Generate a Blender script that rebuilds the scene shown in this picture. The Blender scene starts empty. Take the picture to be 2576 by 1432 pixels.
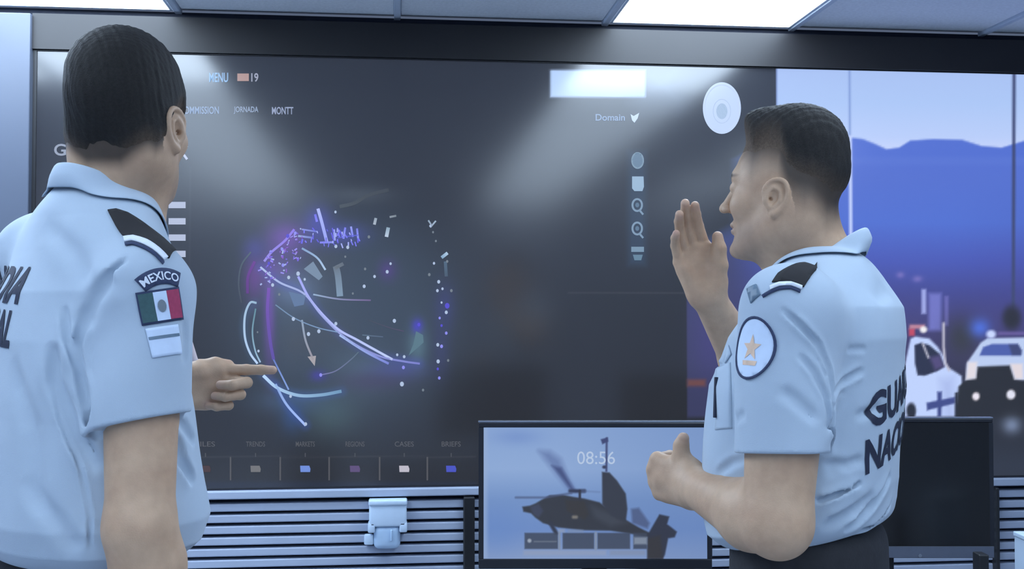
import bpy, bmesh, math, random
import numpy as np
from mathutils import Vector, Matrix

# ------------------------------------------------------------------ camera, light, exposure
YAW = math.radians(6.0); FPX = 2762.0; CAMZ = 1.37; PITCH = math.atan(72/FPX)
W0, H0 = 2576, 1432
sc = bpy.context.scene; COL = sc.collection
cam = bpy.data.cameras.new('camera'); camo = bpy.data.objects.new('camera', cam); COL.objects.link(camo)
camo.location = (0, 0, CAMZ); camo.rotation_euler = (math.pi/2+PITCH, 0, -YAW)
cam.sensor_width = 36; cam.lens = 36*FPX/W0; cam.clip_start = .02; sc.camera = camo
sc.view_settings.view_transform = 'Standard'; sc.view_settings.look = 'None'
sc.view_settings.gamma = 1; sc.view_settings.use_curve_mapping = False
EXPOSURE = 0.30; sc.view_settings.exposure = EXPOSURE; SCREEN = 2**-EXPOSURE   # screens keep their own brightness
wd = bpy.data.worlds.new('world'); sc.world = wd; wd.use_nodes = True
wd.node_tree.nodes['Background'].inputs[0].default_value = (.5, .65, 1, 1)
wd.node_tree.nodes['Background'].inputs[1].default_value = .15
LIGHT = (0.67, 0.825, 1.0)
PANEL_NEAR = 12.0      # ceiling panels by the screen wall
PANEL_ROOM = 4.4       # ceiling panels over and behind the two men

cy_, sy_ = math.cos(YAW), math.sin(YAW); cp_, sp_ = math.cos(PITCH), math.sin(PITCH)
def V(px, py, d):
    """view frame point (x right, y forward, z up) at horizontal distance d"""
    x = (px-W0/2)/FPX; y = (H0/2-py)/FPX
    t = d/(cp_-y*sp_)
    return np.array([x*t, d, CAMZ+t*(sp_+y*cp_)])
def to_world(v):
    v = np.asarray(v, float); o = v.copy()
    o[..., 0] = v[..., 0]*cy_+v[..., 1]*sy_; o[..., 1] = -v[..., 0]*sy_+v[..., 1]*cy_
    return o
def on_wall(px, py, Y):
    """world point on the plane y = Y"""
    a = to_world(V(px, py, 1.0)); t = Y/a[1]
    return np.array([a[0]*t, Y, CAMZ+(a[2]-CAMZ)*t])
def measure(P):
    """photo coordinates of world points, used once to carry measured drawings to the wall"""
    x = P[:, 0]*cy_-P[:, 1]*sy_; y = P[:, 0]*sy_+P[:, 1]*cy_; z = P[:, 2]-CAMZ
    f = y*cp_+z*sp_; u = -y*sp_+z*cp_
    return W0/2+FPX*x/f, H0/2-FPX*u/f

def lin(c):
    c = np.asarray(c, float)/255.0
    return np.where(c <= .04045, c/12.92, ((c+.055)/1.055)**2.4)
def L3(r, g, b): return tuple(float(v) for v in lin((r, g, b)))

# ------------------------------------------------------------------ materials
def mat(name, color, rough=.5, metal=0, spec=.5, noise=.0, nscale=30, bump=0, bscale=200, emit=None, estr=1, attr=None,
        emit_attr=None, coat=0, sheen=0, sss=0):
    m = bpy.data.materials.new(name); m.use_nodes = True; nt = m.node_tree; N = nt.nodes; b = N['Principled BSDF']
    b.inputs['Roughness'].default_value = rough; b.inputs['Metallic'].default_value = metal
    b.inputs['Specular IOR Level'].default_value = spec
    b.inputs['Base Color'].default_value = (*color, 1)
    tc = N.new('ShaderNodeTexCoord')
    src = None
    if attr:
        a = N.new('ShaderNodeAttribute'); a.attribute_name = attr; src = a.outputs['Color']
        nt.links.new(src, b.inputs['Base Color'])
    if noise:
        n = N.new('ShaderNodeTexNoise'); n.inputs['Scale'].default_value = nscale; n.inputs['Detail'].default_value = 4
        nt.links.new(tc.outputs['Object'], n.inputs['Vector'])
        mr = N.new('ShaderNodeMapRange'); mr.inputs[1].default_value = .3; mr.inputs[2].default_value = .7
        mr.inputs[3].default_value = 1-noise; mr.inputs[4].default_value = 1+noise
        nt.links.new(n.outputs['Fac'], mr.inputs[0])
        mx = N.new('ShaderNodeVectorMath'); mx.operation = 'SCALE'
        if src is not None: nt.links.new(src, mx.inputs[0])
        else: mx.inputs[0].default_value = color
        nt.links.new(mr.outputs[0], mx.inputs['Scale']); nt.links.new(mx.outputs[0], b.inputs['Base Color'])
    if bump:
        n = N.new('ShaderNodeTexNoise'); n.inputs['Scale'].default_value = bscale; n.inputs['Detail'].default_value = 3
        nt.links.new(tc.outputs['Object'], n.inputs['Vector'])
        bp = N.new('ShaderNodeBump'); bp.inputs['Strength'].default_value = bump; bp.inputs['Distance'].default_value = .002
        nt.links.new(n.outputs['Fac'], bp.inputs['Height']); nt.links.new(bp.outputs[0], b.inputs['Normal'])
    if emit is not None:
        b.inputs['Emission Color'].default_value = (*emit, 1); b.inputs['Emission Strength'].default_value = estr
    if emit_attr:
        a = N.new('ShaderNodeAttribute'); a.attribute_name = emit_attr
        nt.links.new(a.outputs['Color'], b.inputs['Emission Color']); b.inputs['Emission Strength'].default_value = estr
    if coat: b.inputs['Coat Weight'].default_value = coat; b.inputs['Coat Roughness'].default_value = .08
    if sheen: b.inputs['Sheen Weight'].default_value = sheen
    if sss:
        b.inputs['Subsurface Weight'].default_value = sss; b.inputs['Subsurface Scale'].default_value = .006
        b.inputs['Subsurface Radius'].default_value = (1, .4, .25)
    return m

# ------------------------------------------------------------------ mesh helpers
def prop(o, label=None, cat=None, group=None, kind=None):
    for k, v in (('label', label), ('category', cat), ('group', group), ('kind', kind)):
        if v: o[k] = v
    return o
def empty(name, loc, rz, label, cat, group=None):
    o = bpy.data.objects.new(name, None); COL.objects.link(o); o.location = loc; o.rotation_euler = (0, 0, rz)
    o.empty_display_size = .1
    return prop(o, label, cat, group)
def mesh_obj(name, verts, faces, m, parent=None, smooth=False, cols=None, label=None):
    me = bpy.data.meshes.new(name)
    verts = np.asarray(verts, np.float32); 
    if isinstance(faces, np.ndarray):
        n, k = faces.shape
        me.vertices.add(len(verts)); me.vertices.foreach_set('co', verts.ravel())
        me.loops.add(n*k); me.loops.foreach_set('vertex_index', faces.astype(np.int32).ravel())
        me.polygons.add(n); me.polygons.foreach_set('loop_start', np.arange(0, n*k, k, dtype=np.int32))
        me.polygons.foreach_set('loop_total', np.full(n, k, np.int32)); me.update(calc_edges=True); me.validate()
    else:
        me.from_pydata([tuple(map(float, v)) for v in verts], [], [list(map(int, f)) for f in faces]); me.update()
    if smooth: me.polygons.foreach_set('use_smooth', np.ones(len(me.polygons), bool))
    if cols is not None:
        a = me.color_attributes.new('Col', 'FLOAT_COLOR', 'POINT')
        c = np.ones((len(verts), 4), np.float32); c[:, :3] = cols; a.data.foreach_set('color', c.ravel())
    me.materials.append(m)
    o = bpy.data.objects.new(name, me); COL.objects.link(o)
    if parent is not None: o.parent = parent
    if label: o['label'] = label
    return o
class BM:
    def __init__(s): s.b = bmesh.new()
    def box(s, lo, hi, bev=0, seg=2, M=None):
        lo, hi = Vector(lo), Vector(hi); c = (lo+hi)/2; d = hi-lo
        r = bmesh.ops.create_cube(s.b, size=1); vs = r['verts']
        for v in vs: v.co = Vector((v.co.x*d.x, v.co.y*d.y, v.co.z*d.z))+c
        if M is not None: bmesh.ops.transform(s.b, matrix=M, verts=vs)
        if bev:
            es = list({e for v in vs for e in v.link_edges})
            bmesh.ops.bevel(s.b, geom=es, offset=bev, segments=seg, profile=.5, affect='EDGES')
        return s
    def cyl(s, a, b, r1, r2=None, n=24):
        a, b = Vector(a), Vector(b); r2 = r1 if r2 is None else r2; d = b-a
        M = Matrix.Translation((a+b)/2) @ d.to_track_quat('Z', 'Y').to_matrix().to_4x4()
        bmesh.ops.create_cone(s.b, cap_ends=True, segments=n, radius1=r1, radius2=r2, depth=d.length, matrix=M); return s
    def lathe(s, prof, c=(0, 0, 0), n=32):
        rings = []
        for r, z in prof:
            rings.append([s.b.verts.new((c[0]+r*math.cos(2*math.pi*i/n), c[1]+r*math.sin(2*math.pi*i/n), c[2]+z)) for i in range(n)])
        for A, B in zip(rings, rings[1:]):
            for i in range(n): s.b.faces.new((A[i], A[(i+1) % n], B[(i+1) % n], B[i]))
        return s
    def obj(s, name, m, parent=None, smooth=False, label=None):
        bmesh.ops.recalc_face_normals(s.b, faces=s.b.faces)
        me = bpy.data.meshes.new(name); s.b.to_mesh(me); s.b.free(); me.materials.append(m)
        if smooth:
            for p in me.polygons: p.use_smooth = True
            try: me.set_sharp_from_angle(angle=math.radians(35))
            except Exception: pass
        o = bpy.data.objects.new(name, me); COL.objects.link(o)
        if parent is not None: o.parent = parent
        if label: o['label'] = label
        return o
def structure(name, bm, m, **k):
    o = bm.obj(name, m, **k); o['kind'] = 'structure'; return o
def grid_faces(nx, ny):
    i = np.arange(nx-1)[None, :]; j = np.arange(ny-1)[:, None]; a = (j*nx+i).ravel()
    return np.stack([a, a+1, a+nx+1, a+nx], 1)
def text_mesh(s, bold=0.0, shear=0.0, spacing=1.0):
    """flat outline of a line of text: verts in em units, faces"""
    cu = bpy.data.curves.new('t', 'FONT'); cu.body = s; cu.size = 1; cu.offset = bold; cu.shear = shear
    cu.space_character = spacing; cu.resolution_u = 4; cu.align_x = 'CENTER'; cu.align_y = 'CENTER'; cu.fill_mode = 'FRONT'
    o = bpy.data.objects.new('t', cu); COL.objects.link(o)
    dg = bpy.context.evaluated_depsgraph_get(); dg.update()
    me = bpy.data.meshes.new_from_object(o.evaluated_get(dg))
    vs = np.array([v.co[:2] for v in me.vertices]) if len(me.vertices) else np.zeros((0, 2)); fs = [list(p.vertices) for p in me.polygons]
    bpy.data.objects.remove(o); bpy.data.curves.remove(cu); bpy.data.meshes.remove(me)
    if len(vs):
        lo, hi = vs.min(0), vs.max(0); vs = (vs-(lo+hi)/2)/(hi-lo)      # unit box -0.5..0.5
    return vs, fs

# ------------------------------------------------------------------ soft drawing in measured picture coordinates
def seg_dist(x, y, a, b):
    ax, ay = a; bx, by = b; dx, dy = bx-ax, by-ay; L = dx*dx+dy*dy+1e-9
    h = np.clip(((x-ax)*dx+(y-ay)*dy)/L, 0, 1)
    return np.hypot(x-ax-h*dx, y-ay-h*dy)
class Paint:
    def __init__(s, x, y, base):
        s.x, s.y = x, y; s.c = np.zeros((len(x), 3)); s.c[:] = base
    def mix(s, m, col):
        s.c += (np.asarray(col, float)-s.c)*np.clip(m, 0, 1)[:, None]
    def poly(s, pts, col, soft=4, a=1):
        x, y = s.x, s.y; lo = np.min(pts, 0)-soft*2; hi = np.max(pts, 0)+soft*2
        k = np.where((x > lo[0]) & (x < hi[0]) & (y > lo[1]) & (y < hi[1]))[0]
        X, Y = x[k], y[k]; d = np.full(len(k), 1e9); ins = np.zeros(len(k), bool); n = len(pts)
        for i in range(n):
            p, q = pts[i], pts[(i+1) % n]; d = np.minimum(d, seg_dist(X, Y, p, q))
            c = (p[1] > Y) != (q[1] > Y)
            with np.errstate(all='ignore'): t = (q[0]-p[0])*(Y-p[1])/((q[1]-p[1]) if q[1] != p[1] else 1e-9)+p[0]
            ins ^= c & (X < t)
        sd = np.where(ins, -d, d); m = np.clip(.5-sd/soft/2, 0, 1)*a
        s.c[k] += (np.asarray(col, float)-s.c[k])*m[:, None]
    def rect(s, x0, y0, x1, y1, col, soft=3, a=1): s.poly([(x0, y0), (x1, y0), (x1, y1), (x0, y1)], col, soft, a)
    def blob(s, cx, cy, rx, ry, col, a=1, p=1.0):
        d = ((s.x-cx)/rx)**2+((s.y-cy)/ry)**2; s.mix(a*np.exp(-d**p), col)
    def disc(s, cx, cy, rx, ry, col, soft=3, a=1):
        d = np.hypot((s.x-cx)/rx, (s.y-cy)/ry); s.mix(a*np.clip(.5-(d-1)*min(rx, ry)/soft/2, 0, 1), col)
    def line(s, pts, w, col, soft=3, a=1, closed=False):
        lo = np.min(pts, 0)-w*2-soft*3; hi = np.max(pts, 0)+w*2+soft*3
        k = np.where((s.x > lo[0]) & (s.x < hi[0]) & (s.y > lo[1]) & (s.y < hi[1]))[0]
        d = np.full(len(k), 1e9)
        for p, q in zip(pts, pts[1:]+([pts[0]] if closed else [])): d = np.minimum(d, seg_dist(s.x[k], s.y[k], p, q))
        m = np.clip(.5-(d-w/2)/soft/2, 0, 1)*a; s.c[k] += (np.asarray(col, float)-s.c[k])*m[:, None]
    def grad(s, stops, mask=None, a=1):
        ys = [t[0] for t in stops]; c = np.stack([np.interp(s.y, ys, [t[1][i] for t in stops]) for i in range(3)], 1)
        m = np.ones(len(s.x)) if mask is None else mask; s.c += (c-s.c)*(m*a)[:, None]
def spline(pts, n=8):
    P = [np.array(p, float) for p in pts]; P = [2*P[0]-P[1]]+P+[2*P[-1]-P[-2]]; out = []
    for i in range(1, len(P)-2):
        for k in range(n):
            t = k/n; a, b, c, d = P[i-1:i+3]
            out.append(tuple(.5*((2*b)+(-a+c)*t+(2*a-5*b+4*c-d)*t*t+(-a+3*b-3*c+d)*t**3)))
    out.append(tuple(P[-2])); return out
# ================================================================== ROOM
WALL = 4.0; CEIL = 2.45; XL, XR, YB = -2.3, 3.6, -2.6
m_wall = mat('painted wall', L3(140, 150, 168), .55, noise=.04, nscale=3, bump=.1)
m_wallg = mat('grey lacquered panel', L3(72, 79, 94), .35, noise=.05, nscale=2)
m_floor = mat('grey carpet tiles', L3(160, 165, 174), .9, noise=.15, nscale=60, bump=.5, bscale=400)
m_tile = mat('ceiling tile', L3(232, 236, 242), .8, noise=.06, nscale=90, bump=.4, bscale=300)
m_tilebar = mat('ceiling grid white', L3(200, 210, 225), .45, noise=.02)
m_dark = mat('black header board', L3(33, 32, 34), .42, noise=.08, nscale=4, spec=.35)
m_black = mat('black plastic', L3(30, 31, 35), .38, noise=.06, nscale=20)
m_slat = mat('pale grey slat lacquer', L3(158, 168, 188), .38, noise=.04, nscale=5)
m_gap = mat('dark wall behind slats', L3(28, 34, 52), .7, noise=.1)
m_panel = mat('lit ceiling diffuser', (.8, .85, .9), .5, noise=.01, emit=LIGHT, estr=PANEL_NEAR)
m_panel2 = mat('lit room diffuser', (.8, .85, .9), .5, noise=.01, emit=LIGHT, estr=PANEL_ROOM)
structure('floor', BM().box((XL, YB, -.1), (XR, WALL, 0)), m_floor)
structure('wall_left', BM().box((XL-.1, YB, 0), (XL, WALL+.1, CEIL)), m_wall)
structure('wall_right', BM().box((XR, YB, 0), (XR+.1, WALL+.1, CEIL)), m_wall)
structure('wall_rear', BM().box((XL, YB-.1, 0), (XR, YB, CEIL)), m_wall)
structure('wall_front', BM().box((XL, WALL+.02, 0), (XR, WALL+.12, CEIL)), m_gap)

# screen opening
s_l = on_wall(90, 700, WALL)[0]; s_top = on_wall(1000, 152, WALL)[2]; s_bot = on_wall(900, 1222, WALL)[2]
s_r = XR-.35
structure('trim_1', BM().box((XL, WALL-.05, s_bot), (s_l-.012, WALL+.02, CEIL-.035), .004), m_wallg)   # side panel left of the screens
structure('trim_2', BM().box((s_l-.012, WALL-.03, s_top+.004), (XR, WALL+.02, CEIL-.03)), m_dark)    # header
structure('trim_3', BM().box((s_r, WALL-.03, s_bot), (XR, WALL+.02, s_top+.004)), m_dark)

# ceiling: T-grid with tiles and light panels (columns measured at the wall)
PT = .76; XC = [-.78-2*PT, -.78-PT, -.78, 0, .77, 1.49, 1.49+PT, 1.49+2*PT, XR+.2]
XC[0] = XL
YR = [WALL, 2.75, 1.95, 1.15, .35, -.45, -1.25, -2.05, YB]
structure('ceiling', BM().box((XL, YB, CEIL+.03), (XR, WALL+.1, CEIL+.1)), m_tile)
bars = BM()
for x in XC[1:-1]: bars.box((x-.012, YB, CEIL-.008), (x+.012, WALL+.02, CEIL+.03), .003)
for y in YR[1:-1]: bars.box((XL, y-.012, CEIL-.006), (XR, y+.012, CEIL+.028))
structure('trim_4', bars, m_tilebar)
tb = BM()
lit = {(1, 0), (4, 0), (0, 0)}
lit2 = {(1, j) for j in range(1, 8)} | {(4, j) for j in range(1, 8)} | {(0, 5), (6, 3), (6, 5), (0, 7), (6, 7)}  # panels outside the two long strips are unseen, added as fill light
npan = 0
for j in range(len(YR)-1):
    for i in range(len(XC)-1):
        x0, x1, y1, y0 = XC[i]+.012, min(XC[i+1], XR)-.012, YR[j]-.012, YR[j+1]+.012
        if (i, j) in lit or (i, j) in lit2:
            npan += 1
            where = {(0, 0): 'over the far left corner', (1, 0): 'at the top left corner of the photo', (4, 0): 'above the round white seal on the screen'}.get((i, j))
            lab = 'bright ceiling panel '+(where if where else 'in row %s from the screens, column %s from the left' % (['one','two','three','four','five','six','seven','eight'][j], ['one','two','three','four','five','six','seven','eight'][i]))
            e = empty('ceiling_light', ((x0+x1)/2, (y0+y1)/2, CEIL), 0, lab, 'ceiling light', 'lit panels in the ceiling grid')
            hx, hy = (x1-x0)/2, (y1-y0)/2
            near = (i, j) in lit
            BM().box((-hx+.014, -hy+.014, -.001), (hx-.014, hy-.014, .012)).obj('diffuser', m_panel if near else m_panel2, e)
            f = BM()
            for a in (-1, 1):
                f.box((a*hx-.012 if a > 0 else -hx, -hy, -.004), (hx if a > 0 else -hx+.012, hy, .028))
                f.box((-hx+.012, a*hy-.012 if a > 0 else -hy, -.004), (hx-.012, hy if a > 0 else -hy+.012, .028))
            f.obj('frame', m_tilebar, e)
        else:
            tb.box((x0, y0, CEIL+.004), (x1, y1, CEIL+.024), .003, 1)
o = structure('ceiling.001', tb, m_tile)

# slatted wall below the screens
z_sill0 = on_wall(900, 1250, WALL-.03)[2]; z_sill1 = on_wall(900, 1230, WALL-.03)[2]
structure('trim_5', BM().box((XL, WALL-.045, z_sill0), (XR, WALL+.02, z_sill1), .004), m_slat)
structure('trim_6', BM().box((XL, WALL-.02, z_sill1), (XR, WALL+.02, s_bot-.004)), m_gap)
pitch = .0393; z = z_sill0-.018; sl = BM()
while z > .12:
    sl.box((XL, WALL-.03, z-.0275), (XR, WALL+.02, z), .004, 2); z -= pitch
structure('trim_7', sl, m_slat)
structure('baseboard_front', BM().box((XL, WALL-.035, 0), (XR, WALL+.02, .1), .004), m_dark)
for px, px2, nm in ((1166, 1194, 'trim_8'), (2503, 2512, 'trim_9')):
    structure(nm, BM().box((on_wall(px, 1300, WALL-.05)[0], WALL-.06, .1), (on_wall(px2, 1300, WALL-.05)[0], WALL-.02, z_sill0-.004), .004), m_black)

# ================================================================== VIDEO WALL
m_screen = mat('lit screen glass', (.012, .013, .016), .15, spec=.6, emit_attr='Col', estr=SCREEN)
m_screen.node_tree.nodes['Principled BSDF'].inputs['IOR'].default_value = 1.62
m_ui = mat('lit screen lettering', (.012, .013, .016), .2, spec=.5, emit_attr='Col', estr=SCREEN)
vw = empty('video_wall', ((s_l+s_r)/2, WALL, s_bot), 0, 'long glossy video wall showing a dark dashboard with a glowing globe and a picture of patrol cars', 'video wall')
vx, vy, vz = vw.location
YS = WALL-.012
step = 4.0*WALL/FPX/1.0
nx = int((s_r-s_l)/step); nz = int((s_top-s_bot)/step)
gx = np.linspace(s_l, s_r, nx); gz = np.linspace(s_bot, s_top, nz)
GX, GZ = np.meshgrid(gx, gz); P = np.stack([GX.ravel(), np.full(GX.size, YS), GZ.ravel()], 1)
px, py = measure(P)
DK = (50, 52, 57)
pt = Paint(px, py, DK)
Z5 = lambda x, y: (560+x*.4748, 430+y*.4748)
# dashboard
pt.grad([(130, (36, 40, 50)), (500, (38, 40, 47)), (800, (36, 37, 41)), (1230, (36, 37, 41))])
pt.blob(880, 800, 300, 290, (60, 74, 92), .8, 2)
pt.blob(760, 760, 170, 240, (62, 74, 92), .5)
pt.blob(720, 600, 52, 46, (118, 78, 180), .75); pt.blob(800, 560, 35, 45, (80, 80, 200), .6); pt.blob(690, 680, 55, 40, (105, 85, 160), .7)
pt.blob(860, 590, 60, 28, (75, 80, 175), .7); pt.blob(640, 700, 24, 60, (110, 60, 150), .6); pt.blob(678, 790, 14, 130, (105, 70, 160), .8)
pt.blob(740, 730, 60, 45, (105, 125, 165), .6); pt.blob(640, 625, 30, 30, (70, 70, 150), .6)
pt.blob(910, 930, 80, 60, (85, 105, 125), .5); pt.blob(830, 1040, 70, 60, (75, 100, 108), .6); pt.blob(1050, 870, 26, 50, (85, 115, 130), .8)
pt.blob(1050, 820, 14, 18, (70, 60, 200), .8); pt.blob(1000, 930, 70, 25, (80, 85, 170), .5); pt.blob(1120, 770, 26, 60, (60, 62, 130), .5)
pt.blob(1110, 880, 22, 70, (58, 60, 110), .5); pt.blob(940, 960, 90, 25, (65, 55, 90), .5); pt.blob(800, 945, 20, 14, (70, 60, 180), .6)
pt.blob(900, 490, 90, 22, (76, 84, 94), .6); pt.blob(975, 680, 22, 26, (80, 60, 130), .7)
pt.blob(740, 1010, 90, 30, (70, 95, 130), .6); pt.blob(735, 1050, 30, 40, (50, 80, 140), .6)
for s_, w_, c_ in (([(200, 510), (300, 590), (430, 650), (520, 760), (620, 860), (720, 930), (840, 985), (1040, 1020)], 16, (75, 85, 170)),
                   ([(215, 1080), (290, 1150), (400, 1190), (520, 1190), (630, 1170)], 15, (70, 100, 170)),
                   ([(170, 700), (120, 780), (120, 880), (180, 1020)], 12, (65, 95, 135)), ([(280, 1130), (340, 1240), (440, 1350)], 14, (60, 85, 175))):
    pt.line(spline([Z5(*q) for q in s_]), w_, c_, 12, .55)
# icon column strip and painted reflection of the ceiling panel
pt.rect(1580, 380, 1625, 668, (46, 62, 84), 10, .8)
pt.rect(1384, 176, 1624, 245, (178, 205, 246), 3, 1)  # pale banner: ceiling panel reflection painted into the screen colour
pt.rect(1624, 176, 1700, 245, (150, 178, 220), 60, .55)  # painted fade of that reflection to the right
pt.line([(1430, 738), (1727, 738)], 2, (72, 73, 78), 2, .8)
pt.line([(478, 420), (478, 1100)], 1.5, (60, 62, 70), 2, .5)
# toolbar
for x0, x1 in ((500, 580), (580, 705), (705, 828), (828, 955), (955, 1075), (1075, 1195)):
    pt.line([(x0, 1150), (x1, 1149)], 2, (64, 66, 70), 2, .7)
pt.rect(480, 1212, 1200, 1240, (36, 42, 58), 6, .9)
# picture of the patrol cars
edge_x = 1952-np.clip((py-340)/60, 0, 1)*120-np.clip((py-560)/60, 0, 1)*105
edge_w = 4+np.clip((py-340)/60, 0, 1)*np.clip((690-py)/60, 0, 1)*110
pic = np.clip((px-edge_x)/edge_w, 0, 1)
stops = [(170, (172, 197, 245)), (340, (176, 200, 246)), (420, (86, 112, 205)), (560, (80, 110, 206)), (660, (72, 86, 178)), (740, (66, 70, 142)), (820, (66, 62, 115)),
         (900, (58, 54, 92)), (960, (44, 44, 60)), (1050, (38, 40, 48)), (1180, (42, 46, 58)), (1240, (36, 40, 52))]
pt.grad(stops, pic)
z4 = lambda x, y: (2200+x*.2933, 650+y*.2933)
mt = [(1940, 345), (2125, 345), (2170, 350), (2200, 362), (2230, 376), (2262, 372), (2290, 354), (2350, 350), (2420, 352), (2470, 368), (2520, 372), (2576, 355), (2700, 352), (3300, 372), (3300, 120), (1952, 120)]
def sky(s):
    pts = mt; pm = Paint(px, py, (0, 0, 0)); pm.poly(pts, (1, 1, 1), 3); return pm.c[:, 0]
sk = sky(pt)*pic
pt.grad([(170, (168, 192, 240)), (260, (172, 198, 244)), (345, (185, 205, 248)), (380, (200, 212, 250))], sk)
b_ = (1-sk)*pic*np.clip((450-py)/60, 0, 1); pt.mix(b_, (84, 112, 208))
dk = pic*np.clip((1960-px)/120, 0, 1)*np.clip((py-330)/80, 0, 1); pt.mix(dk*.85, (58, 60, 98))
pt.mix(np.clip((px-2400)/300, 0, 1)*np.clip((py-450)/300, 0, 1)*pic*.35, (70, 66, 130))
pt.blob(1790, 850, 50, 110, (70, 62, 130), .5); pt.rect(1729, 955, 1775, 972, (120, 72, 62), 5, .8)
pt.line([(2137, 178), (2138, 345)], 4, (120, 145, 205), 3, .9); pt.line([(2139, 345), (2141, 700)], 8, (196, 210, 252), 3, 1)
pt.line([(2551, 185), (2549, 770)], 8, (60, 68, 108), 3, .95); pt.blob(2545, 800, 24, 32, (40, 40, 50), 1, 2)
pt.rect(2318, 728, 2330, 790, (165, 175, 235), 3, .9); pt.rect(2336, 738, 2368, 832, (116, 120, 200), 6, .9); pt.rect(2376, 745, 2386, 820, (112, 110, 185), 3, .8)
pt.blob(2265, 692, 10, 8, (125, 115, 190), .8); pt.blob(2308, 702, 12, 8, (125, 115, 190), .8)
pt.blob(2420, 850, 40, 50, (52, 54, 60), .9); pt.blob(2465, 825, 26, 24, (76, 108, 215), .95)
P4 = lambda l: [z4(*q) for q in l]
WH = (190, 208, 250)
pt.poly(P4([(240, 1000), (310, 690), (350, 672), (470, 690), (540, 760), (600, 850), (622, 930), (700, 980), (745, 1010), (755, 1150), (735, 1240), (695, 1260), (690, 1430), (200, 1430)]), WH, 3)
pt.poly(P4([(560, 1040), (680, 1020), (690, 1400), (600, 1400)]), (160, 175, 225), 14, .6)
pt.poly(P4([(342, 745), (400, 725), (470, 745), (560, 820), (602, 930), (540, 968), (430, 1008), (370, 1005), (346, 900)]), (38, 42, 66), 2.5)
pt.poly(P4([(470, 850), (560, 830), (595, 930), (520, 960)]), (98, 82, 140), 6, .7)
pt.line(P4([(415, 735), (462, 850)]), 5, (190, 190, 205), 2.5)
pt.line(P4([(592, 560), (592, 760), (606, 900), (640, 960)]), 6, (190, 188, 205), 2.5)
pt.poly(P4([(445, 1240), (690, 1190), (690, 1245), (450, 1305)]), (62, 72, 134), 2.5); pt.poly(P4([(538, 1145), (578, 1145), (572, 1360), (540, 1360)]), (62, 72, 134), 2.5)
pt.disc(*z4(315, 1310), 12, 20, (34, 36, 46), 3); pt.poly(P4([(690, 1150), (715, 1150), (720, 1400), (690, 1400)]), (34, 36, 48), 2)
pt.rect(*z4(295, 600), *z4(345, 665), (190, 70, 95), 3); pt.rect(*z4(300, 570), *z4(430, 605), (185, 130, 150), 3); pt.disc(*z4(420, 612), 9, 8, (240, 238, 240), 3)
pt.poly(P4([(780, 1050), (790, 900), (860, 800), (910, 725), (965, 688), (1600, 670), (1800, 690), (1900, 820), (1900, 1050)]), (186, 203, 238), 3)
pt.poly(P4([(900, 835), (932, 762), (1010, 735), (1230, 735), (1262, 790), (1258, 835)]), (74, 92, 168), 2.5)
pt.poly(P4([(1150, 740), (1230, 738), (1262, 790), (1258, 832), (1180, 832)]), (56, 62, 100), 3, .8)
pt.poly(P4([(720, 1100), (790, 1045), (870, 1030), (882, 930), (1160, 920), (1200, 1040), (1282, 1050), (1900, 1050), (1900, 1420), (700, 1420)]), (34, 34, 37), 3)
pt.poly(P4([(785, 1040), (800, 890), (880, 890), (868, 1030)]), (225, 218, 225), 4); pt.poly(P4([(1165, 905), (1270, 905), (1275, 1035), (1205, 1035)]), (225, 215, 220), 4)
pt.disc(*z4(870, 1185), 9, 10, (235, 228, 240), 3); pt.disc(*z4(1170, 1170), 11, 12, (225, 225, 240), 3)
pt.rect(*z4(1060, 630), *z4(1500, 660), (110, 95, 160), 3, .8); pt.disc(*z4(1000, 652), 12, 10, (200, 214, 255), 4)
pt.mix(pic*np.clip((py-1045)/10, 0, 1), (38, 40, 48)); pt.blob(2545, 1070, 24, 22, (120, 135, 165), .9); pt.mix(pic*np.clip((py-1110)/60, 0, 1)*.6, (46, 52, 66))
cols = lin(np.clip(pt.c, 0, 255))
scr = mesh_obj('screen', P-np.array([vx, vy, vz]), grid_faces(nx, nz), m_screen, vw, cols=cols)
fr = BM(); fw = .012
for a, b in (((s_l-fw, YS-.006, s_bot-fw), (s_r+fw, WALL, s_bot)), ((s_l-fw, YS-.006, s_top), (s_r+fw, WALL, s_top+fw*.3)), ((s_l-fw, YS-.006, s_bot), (s_l, WALL, s_top)), ((s_r, YS-.006, s_bot), (s_r+fw, WALL, s_top))):
    fr.box(np.array(a)-np.array([vx, vy, vz]), np.array(b)-np.array([vx, vy, vz]))
fr.obj('bezel', m_black, vw)
BM().box((s_l-vx, YS+.002-vy, s_bot-vz), (s_r-vx, -.0005, s_top-vz)).obj('backing', m_black, vw)

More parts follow.
